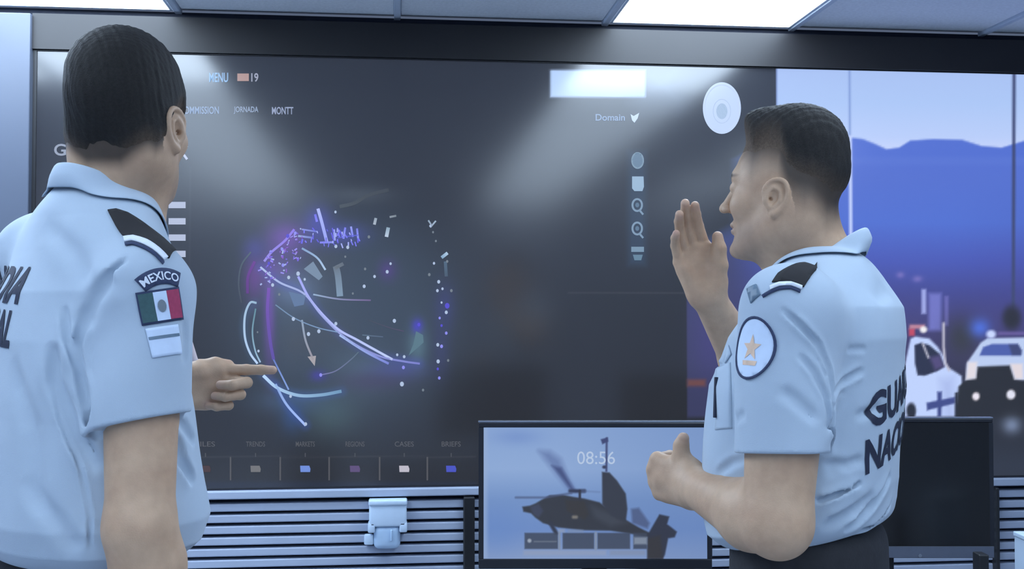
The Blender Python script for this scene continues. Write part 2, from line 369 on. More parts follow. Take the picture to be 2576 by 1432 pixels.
class Flat:
    """flat drawings on a screen: quads and strokes with a colour per vertex"""
    def __init__(s): s.v = []; s.f = []; s.c = []
    def add(s, vs, fs, col):
        n = len(s.v); s.v += [tuple(v) for v in vs]; s.f += [[n+i for i in f] for f in fs]
        s.c += [col]*len(vs) if not isinstance(col, list) else col
    def stroke(s, pts, w, col, w2=None, c2=None):
        P_ = [np.array(p, float) for p in pts]; n = len(P_); vs = []; cs = []
        for i, p in enumerate(P_):
            t = P_[min(i+1, n-1)]-P_[max(i-1, 0)]; t /= np.linalg.norm(t)+1e-9; nn = np.array([-t[1], t[0]])
            k = i/max(n-1, 1); ww = w+(w-0 if w2 is None else 0)*0 if w2 is None else w+(w2-w)*k
            vs += [p+nn*ww/2, p-nn*ww/2]; c = col if c2 is None else tuple(np.array(col)+(np.array(c2)-np.array(col))*k); cs += [c, c]
        s.add(vs, [[2*i, 2*i+1, 2*i+3, 2*i+2] for i in range(n-1)], cs)
    def disc(s, c, rx, ry, col, n=20):
        s.add([(c[0]+rx*math.cos(2*math.pi*i/n), c[1]+ry*math.sin(2*math.pi*i/n)) for i in range(n)], [list(range(n))], col)
    def ring(s, c, rx, ry, w, col, n=24):
        s.stroke([(c[0]+rx*math.cos(2*math.pi*i/n), c[1]+ry*math.sin(2*math.pi*i/n)) for i in range(n+1)], w, col)
    def text(s, t, x0, y0, x1, y1, col, bold=.0):
        vs, fs = text_mesh(t, bold)
        s.add([((x0+x1)/2+v[0]*(x1-x0), (y0+y1)/2-v[1]*(y1-y0)) for v in vs], fs, col)
    def build(s, name, place, m, parent, label=None):
        vs = [place(*v) for v in s.v]; return mesh_obj(name, vs, s.f, m, parent, cols=lin(np.array(s.c)), label=label)
def wallpt(off):
    return lambda x, y: on_wall(x, y, YS-off)-np.array([vx, vy, vz])
g = Flat()
for pts, w, c, c2 in (
    ([(200, 510), (300, 590), (430, 650), (520, 760), (620, 860), (720, 930), (840, 985), (960, 1010), (1045, 1022)], 5, (175, 190, 230), (120, 125, 200)),
    ([(400, 560), (470, 690), (600, 830), (720, 900), (900, 1000)], 6, (160, 165, 240), (190, 205, 245)),
    ([(620, 870), (760, 960), (880, 1022)], 6, (170, 195, 240), (120, 130, 210)),
    ([(480, 655), (620, 680), (785, 686)], 4, (150, 175, 205), (110, 95, 140)),
    ([(180, 700), (145, 700), (118, 770), (118, 880), (145, 965), (185, 1022)], 5.5, (150, 180, 205), (185, 210, 245)),
    ([(175, 730), (158, 850), (172, 950), (200, 1015)], 4, (95, 135, 150), (160, 190, 220)),
    ([(215, 1085), (290, 1150), (400, 1190), (520, 1188), (630, 1168)], 8, (185, 215, 250), (110, 150, 185)),
    ([(280, 1130), (340, 1240), (440, 1350)], 6, (135, 165, 220), (165, 190, 250)),
    ([(270, 1000), (300, 1060), (350, 1160)], 4, (100, 120, 190), (130, 160, 220)),
    ([(245, 620), (238, 750), (252, 900), (270, 1000)], 8, (118, 78, 175), (90, 75, 160)),
    ([(170, 480), (135, 560), (132, 650)], 7, (105, 60, 145), (95, 50, 130)),
    ([(150, 430), (100, 500), (85, 600), (100, 700)], 4, (80, 95, 110), (66, 72, 84)),
    ([(280, 710), (380, 780), (500, 830), (610, 855)], 3, (110, 135, 165), (120, 150, 190)),
    ([(420, 790), (440, 900), (480, 1000)], 5, (140, 160, 185), (150, 145, 155)),
    ([(420, 410), (500, 460), (545, 525)], 5, (130, 160, 200), (175, 200, 230)),
    ([(740, 870), (850, 880)], 3, (90, 110, 130), (80, 95, 120)),
    ([(520, 1082), (600, 1060), (680, 1000), (720, 960)], 3, (120, 120, 170), (85, 105, 120)),
    ([(505, 200), (525, 270), (552, 375)], 8, (175, 185, 245), (150, 160, 240)),
    ([(490, 230), (500, 270)], 6, (110, 110, 230), (130, 130, 240)),
    ([(420, 310), (500, 322)], 4, (140, 150, 215), (110, 120, 210)), ([(400, 345), (480, 355)], 5, (150, 170, 220), (110, 120, 200)),
    ([(220, 480), (260, 430), (330, 370), (380, 310)], 6, (150, 140, 225), (140, 120, 230)),
    ([(590, 310), (595, 370)], 5, (150, 160, 240), (150, 160, 230)), ([(650, 300), (640, 360)], 5, (120, 125, 235), (150, 160, 240)),
    ([(680, 295), (690, 350)], 5, (150, 160, 240), (120, 125, 235)), ([(712, 305), (718, 360)], 5, (120, 125, 225), (140, 150, 240)),
    ([(515, 380), (590, 378)], 5, (130, 130, 240), (130, 140, 230)), ([(610, 355), (720, 340)], 3, (90, 95, 200), (90, 95, 200)),
    ([(1090, 262), (1108, 290)], 4, (150, 170, 190), (140, 155, 175)), ([(1130, 265), (1100, 300)], 4, (160, 180, 200), (150, 165, 190)),
    ([(878, 300), (868, 350)], 9, (140, 165, 185), (190, 205, 225)), ([(885, 245), (920, 238)], 5, (140, 150, 160), (120, 130, 140)),
    ([(812, 250), (804, 285)], 7, (150, 165, 180), (170, 180, 195)), ([(1160, 460), (1192, 435)], 8, (130, 165, 195), (175, 200, 225)),
    ([(1180, 480), (1185, 560)], 8, (78, 100, 122), (70, 86, 105)), ([(770, 790), (880, 830), (960, 850)], 2.5, (66, 74, 88), (80, 72, 100)),
    ([(600, 505), (612, 560), (622, 665)], 16, (100, 112, 128), (125, 150, 175)), ([(595, 515), (640, 492)], 9, (110, 120, 132), (95, 105, 118)),
    ([(620, 190), (700, 170), (770, 130), (880, 100)], 9, (72, 80, 88), (62, 68, 76))):
    g.stroke(spline([Z5(*q) for q in pts]), w, c, c2=c2)
g.add([Z5(*q) for q in [(430, 520), (480, 480), (530, 560), (510, 580)]], [[0, 1, 2, 3]], (118, 138, 162))
g.add([Z5(*q) for q in [(450, 985), (495, 980), (488, 1035)]], [[0, 1, 2]], (165, 160, 165))
g.add([Z5(*q) for q in [(350, 640), (440, 660), (430, 710), (380, 720)]], [[0, 1, 2, 3]], (95, 118, 155))
g.add([Z5(*q) for q in [(1025, 850), (1062, 870), (1065, 910), (985, 980), (1010, 920)]], [[0, 1, 2, 3, 4]], (88, 118, 132))
g.build('globe_graphic', wallpt(.0012), m_ui, scr, 'wire globe of white, blue and violet arcs')
rnd = random.Random(4)
dd = Flat()
for x, y, r, c in ((598, 218, 7, 0), (600, 400, 9, 0), (663, 405, 9, 0), (650, 455, 6, 3), (755, 520, 7, 3), (890, 492, 7, 0), (872, 535, 9, 0), (805, 560, 8, 0), (750, 612, 9, 0), (910, 795, 10, 0),
                   (375, 785, 10, 0), (455, 865, 10, 0), (510, 850, 10, 0), (265, 605, 9, 0), (300, 655, 7, 3), (190, 955, 7, 0), (185, 855, 5, 3), (1115, 325, 6, 3), (1130, 372, 6, 3),
                   (1120, 490, 7, 0), (1190, 480, 7, 3), (1095, 550, 8, 3), (1145, 588, 9, 0), (1138, 635, 8, 0), (1165, 625, 7, 0), (1212, 635, 8, 3), (1160, 698, 6, 0), (1185, 750, 9, 0), (1150, 780, 7, 1),
                   (1185, 860, 8, 1), (1160, 820, 7, 2), (1140, 922, 9, 0), (1160, 930, 9, 1), (1142, 1010, 10, 0), (1195, 1005, 7, 3), (1140, 1050, 7, 2), (1148, 1098, 8, 1), (925, 975, 7, 0), (962, 985, 8, 0),
                   (958, 1042, 9, 1), (950, 1130, 12, 0), (1062, 1162, 7, 3), (520, 1082, 9, 1), (440, 1342, 9, 0), (690, 650, 6, 3), (775, 350, 8, 3), (770, 885, 9, 0), (600, 810, 9, 0), (255, 430, 9, 1),
                   (315, 415, 9, 1), (345, 345, 10, 2), (385, 330, 9, 1), (320, 500, 9, 1), (400, 545, 11, 0), (350, 565, 9, 0), (435, 575, 7, 0), (245, 490, 8, 2), (1190, 715, 14, 2), (1040, 815, 9, 2), (360, 1195, 8, 0), (1100, 292, 6, 0)):
    k = .4748; dd.disc(Z5(x, y), r*k*.9, r*k*1.1, ((175, 192, 220), (140, 140, 235), (85, 75, 205), (115, 125, 135))[c], 10)
for i in range(70):
    x = rnd.uniform(200, 420); y = 560-(x-200)*.8+rnd.uniform(-90, 70); c = rnd.choice([(150, 140, 235), (120, 100, 220), (165, 180, 230), (135, 90, 200)])
    a = rnd.uniform(0, 3.1); L_ = rnd.uniform(6, 20); dd.stroke([Z5(x, y), Z5(x+L_*math.cos(a), y+L_*math.sin(a))], rnd.uniform(2, 4), c)
for i in range(40):
    x = rnd.uniform(420, 735); y = rnd.uniform(300, 385); c = rnd.choice([(120, 120, 240), (100, 95, 225), (165, 175, 245)])
    dd.stroke([Z5(x, y), Z5(x+rnd.uniform(-6, 14), y+rnd.uniform(10, 30))], rnd.uniform(2, 3.5), c)
dd.build('globe_points', wallpt(.0016), m_ui, scr)
def ui(name, fn, label=None, off=.0014):
    f = Flat(); fn(f); return f.build(name, wallpt(off), m_ui, scr, label)
for t, x0, x1, y0, y1, c in (('MENU', 526, 574, 183, 207, (140, 180, 225)), ('19', 632, 650, 184, 206, (160, 165, 185)), ('COMMISSION', 452, 551, 268, 287, (138, 160, 195)),
                             ('JORNADA', 588, 650, 268, 287, (145, 162, 190)), ('MONTT', 684, 738, 269, 288, (150, 162, 192)), ('G', 136, 166, 362, 392, (150, 160, 180)),
                             ('Domain', 1498, 1572, 287, 304, (142, 165, 200))):
    ui('menu_text', lambda f: f.text(t, x0, y0, x1, y1, c, .02))
ui('menu_icon', lambda f: f.add([(597, 185), (626, 185), (626, 204), (597, 204)], [[0, 1, 2, 3]], (175, 145, 140)))
ui('close_icon', lambda f: (f.stroke([(446, 368), (471, 401)], 6, (190, 200, 225)), f.stroke([(471, 367), (445, 402)], 6, (190, 200, 225))))
for i, y in enumerate(range(516, 730, 41)):
    ui('menu_bar', lambda f: f.add([(424, y-8), (467, y-8), (467, y+8), (424, y+8)], [[0, 1, 2, 3]], (176, 186, 212)))
ui('bird_icon', lambda f: f.add([(1586, 287), (1594, 292), (1608, 284), (1604, 298), (1596, 309), (1590, 303)], [[0, 1, 2, 3, 4, 5]], (195, 215, 250)))
ui('round_icon', lambda f: (f.disc((1604, 404), 15, 20, (100, 125, 150)), f.ring((1604, 404), 14, 19, 4, (140, 165, 188))))
ui('square_icon', lambda f: f.add([(1590, 444), (1619, 444), (1620, 470), (1616, 481), (1596, 481), (1590, 474)], [[0, 1, 2, 3, 4, 5]], (150, 178, 205)))
for yy in (516, 575):
    ui('search_icon', lambda f: (f.ring((1603, yy), 12, 15, 5, (125, 150, 175)), f.stroke([(1608, yy+12), (1618, yy+24)], 5, (125, 150, 175)), f.disc((1603, yy), 5, 6, (90, 115, 140))))
ui('lines_icon', lambda f: (f.add([(1588, 621), (1620, 621), (1620, 634), (1588, 634)], [[0, 1, 2, 3]], (118, 145, 168)), f.add([(1592, 641), (1617, 641), (1613, 655), (1596, 655)], [[0, 1, 2, 3]], (98, 128, 150))))
def seal(f):
    f.disc((1816, 272), 48, 65, (192, 212, 248), 48); f.ring((1816, 272), 43, 58, 2.5, (200, 218, 250), 48); f.disc((1816, 280), 14, 20, (165, 192, 222), 24)
    f.ring((1816, 280), 22, 30, 2, (180, 202, 235), 32)
ui('seal', seal, 'white oval seal')
for x, c, t in ((517, (70, 52, 52), 'FILES'), (643, (112, 112, 114), 'TRENDS'), (768, (110, 140, 215), 'MARKETS'), (893, (92, 76, 118), 'REGIONS'), (1017, (188, 184, 196), 'CASES'), (1135, (72, 82, 190), 'BRIEFS')):
    ui('toolbar_icon', lambda f: f.add([(x-13, 1172), (x+10, 1172), (x+13, 1180), (x+12, 1188), (x-12, 1188)], [[0, 1, 2, 3, 4]], c))
    ui('toolbar_text', lambda f: f.text('-----' if False else t, x-24, 1111, x+24, 1124, (84, 86, 92), .01))
    ui('toolbar_text', lambda f: f.stroke([(x, 1140), (x, 1150)], 3, (74, 76, 82)))
for x in (580, 705, 828, 955, 1075):
    ui('toolbar_divider', lambda f: f.stroke([(x, 1150), (x, 1209)], 4, (82, 82, 86)))

# ================================================================== WALL DISPENSER
m_wplastic = mat('white moulded plastic', L3(190, 208, 228), .3, noise=.02)
m_wpl2 = mat('translucent white cup', L3(168, 192, 218), .2, noise=.03)
dp = on_wall(976, 1320, WALL-.03); dsp = empty('wall_dispenser', (dp[0], WALL-.03, dp[2]), 0, 'small white plastic dispenser fixed on the grey slatted wall', 'dispenser')
BM().box((-.066, -.05, .0), (.066, 0, .094), .008, 3).obj('housing', m_wplastic, dsp, True)
BM().box((-.068, -.056, .076), (.068, 0, .096), .006, 3).obj('lid', m_wplastic, dsp, True)
BM().box((-.05, -.046, -.08), (.044, 0, .004), .02, 4).obj('cup', m_wpl2, dsp, True)
BM().box((-.07, -.05, -.02), (-.045, 0, .016), .005, 2).obj('bracket', m_wplastic, dsp, True); BM().box((.04, -.05, -.02), (.068, 0, .016), .005, 2).obj('bracket', m_wplastic, dsp, True)
BM().box((-.084, -.03, -.066), (-.05, 0, -.03), .006, 2).obj('latch', m_wplastic, dsp, True)
BM().box((.008, -.052, -.05), (.016, -.04, -.01), .003, 2).obj('lever', m_wpl2, dsp, True)
# ================================================================== DESK AND MONITORS
m_desk = mat('dark grey desk laminate', L3(60, 63, 70), .45, noise=.06, nscale=8)
m_bezel = mat('black monitor shell', L3(34, 36, 44), .35, noise=.05, nscale=20)
m_rim = mat('bare aluminium edge', L3(190, 195, 205), .25, metal=.9, noise=.03)
m_off = mat('switched off screen', (.012, .012, .013), .22, spec=.5, noise=.05)
m_chin = mat('grey metal chin', L3(96, 103, 120), .4, noise=.04)
DZ = .63
dk_ = empty('desk', tuple(to_world([.55, 2.85, 0])), -YAW, 'long dark desk carrying both monitors below the video wall', 'desk')
BM().box((-.95, -.35, DZ-.03), (1.15, .35, DZ), .005).obj('desktop', m_desk, dk_)
for sx in (-.9, 1.06):
    BM().box((sx, -.3, 0), (sx+.04, .3, DZ-.031), .004).obj('side_panel', m_desk, dk_)
BM().box((-.859, .24, .25), (1.059, .26, DZ-.031)).obj('modesty_panel', m_desk, dk_)

def monitor(pxl, pxr, pyt, pyb, d, on, label):
    a = V(pxl, pyt, d); b = V(pxr, pyb, d); cx = (a[0]+b[0])/2; w = b[0]-a[0]; h = a[2]-b[2]
    e = empty('monitor', tuple(to_world([cx, d, DZ])), -YAW, label, 'monitor')
    zb = b[2]-DZ; zt = a[2]-DZ; hw = w/2
    bz = .012; ch = .024 if on else .034
    bm = BM(); D = .022
    bm.box((-hw, 0, zb), (hw, D, zb+ch), .003); bm.box((-hw, 0, zt-bz), (hw, D, zt), .003)
    bm.box((-hw, 0, zb+ch), (-hw+bz, D, zt-bz)); bm.box((hw-bz, 0, zb+ch), (hw, D, zt-bz)); bm.box((-hw+.006, .006, zb+.006), (hw-.006, D+.012, zt-.006), .004)
    bm.obj('bezel', m_bezel, e)
    BM().box((-hw-.001, .002, zt), (hw+.001, D-.002, zt+.003)).obj('top_edge', m_rim, e, label='bright metal top edge')
    BM().box((-.03, D+.012, .012), (.03, D+.03, zb+.2), .005).obj('stand', m_bezel, e)
    BM().box((-.11, -.06, 0), (.11, .15, .012), .005).obj('foot', m_bezel, e)
    return e, hw, zb+ch, zt-bz, zb
mo, hw, z0, z1, zb = monitor(1204, 1792, 1063, 1432, 2.6, True, 'black monitor showing a dark helicopter against blue sky, clock 08:56')
bz = .012
nxm = 420; nzm = int(nxm*(z1-z0)/(2*hw-2*bz)); mx = np.linspace(-hw+bz, hw-bz, nxm); mz = np.linspace(z0, z1, nzm)
MX, MZ = np.meshgrid(mx, mz); Pm = np.stack([MX.ravel(), np.full(MX.size, -.0006), MZ.ravel()], 1)
ml = np.array(mo.location); Pw = to_world(Pm)+ml
qx, qy = measure(Pw)
z6 = lambda x, y: (1180+x*.27369, 1040+y*.27369)
pm = Paint(qx, qy, (110, 140, 190)); P6 = lambda l: [z6(*q) for q in l]
tt = (qx-1220)/560
pm.grad([(1080, (132, 160, 205)), (1180, (138, 165, 208)), (1260, (112, 142, 192)), (1330, (105, 135, 190)), (1400, (128, 150, 192))])
pm.mix(np.clip(tt*1.1-.35, 0, 1)*.55, (98, 126, 178)); pm.blob(1300, 1100, 60, 20, (112, 140, 195), .7); pm.blob(1250, 1330, 60, 60, (100, 132, 190), .7)
pm.rect(1211, 1075, 1226, 1405, (148, 170, 205), 5, .6)
HD = (48, 51, 60)
pm.poly(P6([(490, 860), (560, 850), (610, 830), (660, 800), (740, 755), (860, 750), (960, 770), (1060, 785), (1200, 820), (1300, 900), (1440, 980), (1560, 1050), (1680, 1110), (1640, 1140), (1500, 1110), (1300, 1080), (1050, 1075), (820, 1050), (680, 1010), (610, 960), (570, 920), (500, 905)]), HD, 2.5)
pm.poly(P6([(560, 860), (640, 830), (680, 900), (640, 960), (590, 930)]), (60, 66, 92), 3, .7); pm.poly(P6([(880, 800), (1060, 810), (1100, 930), (1060, 980), (900, 900)]), (52, 50, 50), 3, .8)
pm.poly(P6([(1120, 850), (1300, 920), (1450, 1010), (1300, 1040), (1150, 960)]), (66, 72, 84), 8, .6)
pm.poly(P6([(1222, 540), (1290, 545), (1360, 620), (1440, 740), (1455, 880), (1440, 1000), (1300, 940), (1225, 840)]), (50, 54, 66), 2.5)
pm.line(P6([(1265, 230), (1262, 530)]), 5, (62, 70, 110), 2); pm.poly(P6([(1210, 240), (1275, 222), (1280, 260), (1225, 285)]), (58, 66, 110), 2); pm.disc(*z6(1243, 495), 5, 4, (50, 54, 80), 2)
pm.poly(P6([(640, 345), (740, 350), (840, 420), (920, 620), (960, 690), (920, 700), (800, 560), (700, 430)]), (92, 112, 160), 10, .75)
pm.poly(P6([(760, 480), (850, 500), (950, 670), (980, 720), (930, 700)]), (62, 74, 120), 5, .9)
pm.line(P6([(930, 715), (1060, 715)]), 9, (46, 52, 78), 3); pm.line(P6([(1018, 715), (1018, 790)]), 6, (44, 46, 60), 2); pm.line(P6([(430, 775), (700, 775), (940, 735)]), 4, (70, 82, 116), 3, .9)
pm.line(P6([(1040, 715), (1200, 725)]), 3, (92, 112, 155), 3, .6); pm.line(P6([(750, 1015), (800, 1100)]), 10, (46, 50, 66), 3)
pm.poly(P6([(1490, 880), (1560, 870), (1660, 1010), (1640, 1060), (1500, 1010)]), (70, 82, 118), 4, .8)
pm.poly(P6([(1640, 1120), (1750, 930), (1840, 950), (1820, 1020), (1860, 1050), (1910, 1090), (1890, 1140), (1830, 1150), (1800, 1300), (1780, 1340), (1640, 1340)]), (46, 50, 66), 2.5)
pm.poly(P6([(1640, 1150), (1760, 1120), (1780, 1340), (1640, 1340)]), (52, 50, 52), 4, .8)
for x0, x1 in ((510, 818), (860, 1150), (1180, 1480), (1510, 1635)):
    pm.rect(*z6(x0, 1100), *z6(x1, 1248), (58, 66, 84), 2, .88)
pm.rect(*z6(1515, 1140), *z6(1635, 1205), (128, 140, 158), 3, .9); pm.disc(*z6(555, 1172), 5, 5, (150, 160, 175), 2); pm.line(P6([(600, 1180), (800, 1180)]), 2.5, (105, 115, 130), 2)
pm.line(P6([(960, 955), (985, 955)]), 8, (135, 130, 120), 3, .8); pm.rect(*z6(820, 1065), *z6(880, 1095), (140, 152, 175), 3, .7); pm.rect(*z6(910, 1070), *z6(1050, 1095), (120, 135, 160), 3, .6)
pm.line(P6([(830, 1100), (830, 1250)]), 5, (125, 138, 160), 2); pm.line(P6([(1165, 1100), (1165, 1250)]), 5, (125, 138, 160), 2)
pm.rect(*z6(500, 1262), *z6(1260, 1305), (140, 152, 180), 3, .7); pm.rect(*z6(1295, 1262), *z6(1620, 1305), (125, 138, 165), 3, .7)
m_mscr = mat('lit desktop screen', (.02, .02, .022), .35, spec=.4, emit_attr='Col', estr=SCREEN)
ms = mesh_obj('screen', Pm, grid_faces(nxm, nzm), m_mscr, mo, cols=lin(np.clip(pm.c, 0, 255)))
inv = np.array(ml)
def on_monitor(x, y):
    p = V(x, y, 2.6); q = to_world(p)-ml; r = np.array([q[0]*cy_-q[1]*sy_, 0, q[2]]); r[1] = -.0014; return r
f = Flat(); f.text('08:56', 1452, 1136, 1547, 1168, (178, 196, 222), .0); f.build('clock_text', on_monitor, m_ui, ms, 'white clock digits')
mo2, hw2, z0, z1, zb2 = monitor(1962, 2502, 1053, 1405, 3.0, False, 'switched off black monitor behind the officer on the right')
BM().box((-hw2+bz, -.0008, z0), (hw2-bz, .003, z1)).obj('screen', m_off, mo2, label='blank black screen')
BM().box((-hw2+.002, -.002, zb2+.002), (hw2-.002, .002, zb2+.032)).obj('chin', m_chin, mo2, label='grey metal chin')
q = V(2325, 1398, 3.0); BM().cyl((q[0]-(V(1962, 0, 3.0)[0]+V(2502, 0, 3.0)[0])/2, -.004, q[2]-DZ), (q[0]-(V(1962, 0, 3.0)[0]+V(2502, 0, 3.0)[0])/2, -.001, q[2]-DZ), .005).obj('badge', m_rim, mo2, label='tiny silver badge')
q = V(2467, 1392, 2.72); bxp = to_world([q[0], 2.72, DZ])
sp = empty('desk_speaker', tuple(bxp), -YAW, 'small black speaker standing on the desk before the dark monitor', 'speaker')
BM().box((-.0125, -.02, 0), (.0125, .02, q[2]-DZ), .003).obj('housing', m_black, sp); BM().cyl((0, -.022, .03), (0, -.019, .03), .008).obj('cone', m_off, sp)
q = V(2570, 1345, 2.7); bxp = to_world([q[0]+.05, 2.7, DZ])
pc = empty('paper_box', tuple(bxp), -YAW, 'white box standing on the desk at the right edge of the photo', 'box')
BM().box((-.05, -.04, 0), (.05, .04, q[2]-DZ-.012), .002).obj('carton', m_wplastic, pc); BM().box((-.052, -.042, q[2]-DZ-.011), (.052, .042, q[2]-DZ), .002).obj('lid', m_wplastic, pc)
# ================================================================== SCULPTING ENGINE (signed distances -> one continuous surface)
F4 = np.float32
def smin(a, b, k):
    if k <= 0: return np.minimum(a, b)
    h = np.maximum(k-np.abs(a-b), 0)/k; return np.minimum(a, b)-h*h*k*.25
def smax(a, b, k): return -smin(-a, -b, k)
def cone(p, a, b, r1, r2):
    a = np.asarray(a, F4); b = np.asarray(b, F4); ab = b-a; q = p-a
    h = np.clip(q@ab/float(ab@ab), 0, 1)
    return np.linalg.norm(q-h[:, None]*ab, axis=1)-(r1+(r2-r1)*h)
def ell(p, c, r, R=None):
    q = p-np.asarray(c, F4)
    if R is not None: q = q@np.asarray(R, F4)          # columns of R are the local axes
    r = np.asarray(r, F4); k0 = np.linalg.norm(q/r, axis=1); k1 = np.linalg.norm(q/(r*r), axis=1)+1e-9
    return k0*(k0-1)/k1
def chain(p, pts, rs, k=.004):
    d = None
    for i in range(len(pts)-1):
        e = cone(p, pts[i], pts[i+1], rs[i], rs[i+1]); d = e if d is None else smin(d, e, k)
    return d
def sstep(x, a, b):
    t = np.clip((x-a)/(b-a), 0, 1); return t*t*(3-2*t)
def rotz(a): c, s = math.cos(a), math.sin(a); return np.array([[c, -s, 0], [s, c, 0], [0, 0, 1.]])
def rotx(a): c, s = math.cos(a), math.sin(a); return np.array([[1., 0, 0], [0, c, -s], [0, s, c]])
def roty(a): c, s = math.cos(a), math.sin(a); return np.array([[c, 0, s], [0, 1., 0], [-s, 0, c]])
class Shape:
    """list of (function, centre, radius, blend); each is only evaluated near its own sphere"""
    def __init__(s): s.g = []; s.post = []
    def add(s, fn, c, r, k=.01): s.g.append((fn, np.asarray(c, F4), r, k)); return s
    def seg(s, a, b, r1, r2, k=.01):
        a = np.asarray(a, F4); b = np.asarray(b, F4)
        return s.add(lambda p: cone(p, a, b, r1, r2), (a+b)/2, float(np.linalg.norm(b-a))/2+max(r1, r2), k)
    def __call__(s, p):
        d = np.full(len(p), .5, F4)
        for fn, c, r, k in s.g:
            q = p-c; m = np.einsum('ij,ij->i', q, q) < (r+.045+k)**2
            if m.all(): d = smin(d, fn(p).astype(F4), k)
            elif m.any(): d[m] = smin(d[m], fn(p[m]).astype(F4), k)
        for fn in s.post: d = fn(p, d)
        return d
def gradient(f, p, e=.0015):
    g = np.empty_like(p)
    for i in range(3):
        o = np.zeros(3, F4); o[i] = e; g[:, i] = (f(p+o)-f(p-o))/(2*e)
    return g
def surface(f, lo, hi, h, newton=1):
    lo = np.asarray(lo, F4); hi = np.asarray(hi, F4); B = 8; S = B*h
    n = np.ceil((hi-lo)/S).astype(int)
    I = np.stack(np.meshgrid(*[np.arange(k) for k in n], indexing='ij'), -1).reshape(-1, 3)
    d = f((lo+(I+.5)*S).astype(F4)); I = I[np.abs(d) < S*1.5]
    o = np.stack(np.meshgrid(*[np.arange(B+1)]*3, indexing='ij'), -1).reshape(-1, 3)
    VALS = []; CH = 1500
    for k in range(0, len(I), CH):
        p = (lo+((I[k:k+CH, None, :]*B+o[None])*h)).reshape(-1, 3).astype(F4)
        VALS.append(f(p).reshape(-1, B+1, B+1, B+1))
    v = np.concatenate(VALS); s = v < 0
    keep = s.reshape(len(s), -1).any(1) & ~s.reshape(len(s), -1).all(1); v, s, I = v[keep], s[keep], I[keep]
    cs = [(a, b, c) for a in (0, 1) for b in (0, 1) for c in (0, 1)]
    cnt = sum(s[:, a:B+a, b:B+b, c:B+c].astype(np.int8) for a, b, c in cs); act = (cnt > 0) & (cnt < 8)
    bi, x, y, z = np.nonzero(act); pos = np.zeros((len(bi), 3), F4); num = np.zeros(len(bi), F4)
    val = {c: v[bi, x+c[0], y+c[1], z+c[2]] for c in cs}
    for a in cs:
        for ax in range(3):
            if a[ax]: continue
            b = list(a); b[ax] = 1; b = tuple(b); va, vb = val[a], val[b]; m = (va < 0) != (vb < 0)
            t = np.where(m, va/np.where(va == vb, 1, va-vb), 0); q = np.tile(np.array(a, F4), (len(bi), 1)); q[:, ax] += t
            pos[m] += q[m]; num[m] += 1
    cell = I[bi]*B+np.stack([x, y, z], 1); P = lo+(cell+pos/num[:, None])*h; P = P.astype(F4)
    for _ in range(newton):
        g = gradient(f, P, h*.5); dd = f(P); st = dd/np.maximum(np.einsum('ij,ij->i', g, g), .2)
        P = P-g*np.clip(st, -h*.6, h*.6)[:, None]
    big = (n*B+4).astype(np.int64)
    key = lambda c: (c[:, 0].astype(np.int64)*big[1]+c[:, 1])*big[2]+c[:, 2]
    K = key(cell); order = np.argsort(K); Ks = K[order]; faces = []
    def look(c):
        k = key(c); i = np.clip(np.searchsorted(Ks, k), 0, len(Ks)-1); return np.where(Ks[i] == k, order[i], -1)
    for ax in range(3):
        sl = [slice(0, B)]*3; s2 = list(sl); s2[ax] = slice(1, B+1)
        s0 = s[(slice(None), *sl)]; s1 = s[(slice(None), *s2)]; m = s0 != s1
        bi, x, y, z = np.nonzero(m); c = I[bi]*B+np.stack([x, y, z], 1)
        e1 = np.zeros(3, int); e2 = np.zeros(3, int); e1[(ax+1) % 3] = 1; e2[(ax+2) % 3] = 1
        q = np.stack([look(c), look(c-e1), look(c-e1-e2), look(c-e2)], 1); ok = (q >= 0).all(1)
        ins = s0[bi, x, y, z]; q = np.where(ins[:, None], q, q[:, ::-1]); faces.append(q[ok])
    return P, np.concatenate(faces)
def march(f, p, d, tmax=1.5):
    """walk points p along direction d to the surface"""
    p = np.asarray(p, F4).copy(); d = np.asarray(d, F4); d = d/np.linalg.norm(d, axis=-1, keepdims=True)
    for _ in range(60):
        s = f(p); p = p+d*np.clip(s*.8, -.02, .05)[:, None]
    return p

# ------------------------------------------------------------------ head in its own frame (x right, y forward, z up)
def ear(p, s):
    """s = +1 right ear, -1 left ear"""
    q = p.copy(); q[:, 0] *= s
    q = (q-np.array([.072, -.012, -.010], F4))@rotz(-.42).astype(F4)@rotx(.16).astype(F4)
    rim = [(.002, .017, -.004), (.003, .02, .012), (.006, .012, .026), (.010, -.002, .031), (.013, -.013, .026), (.014, -.019, .012), (.012, -.018, -.004), (.009, -.012, -.018), (.006, -.003, -.027)]
    rs = [.0030, .0032, .0034, .0036, .0038, .0038, .0036, .0040, .0062]; R4 = spline([(*a, b) for a, b in zip(rim, rs)], 3); d = chain(q, [r_[:3] for r_ in R4], [float(r_[3]) for r_ in R4], .0015)
    bowl = ell(q, (.004, -.001, .002), (.007, .019, .028))
    bowl = smax(bowl, -ell(q, (.012, .001, -.001), (.009, .0105, .0155)), .003)
    d = smin(d, bowl, .004)
    anti = chain(q, [(.008, .004, .018), (.009, -.007, .012), (.009, -.009, -.004), (.007, -.002, -.015)], [.002, .003, .003, .003], .002)
    d = smin(d, anti, .003)
    tr = ell(q, (.003, .0135, -.006), (.005, .0055, .008)); d = smin(d, tr, .003)
    d = smax(d, -cone(q, (.016, .006, -.003), (-.004, .006, -.003), .0042, .0035), .0015)
    return d
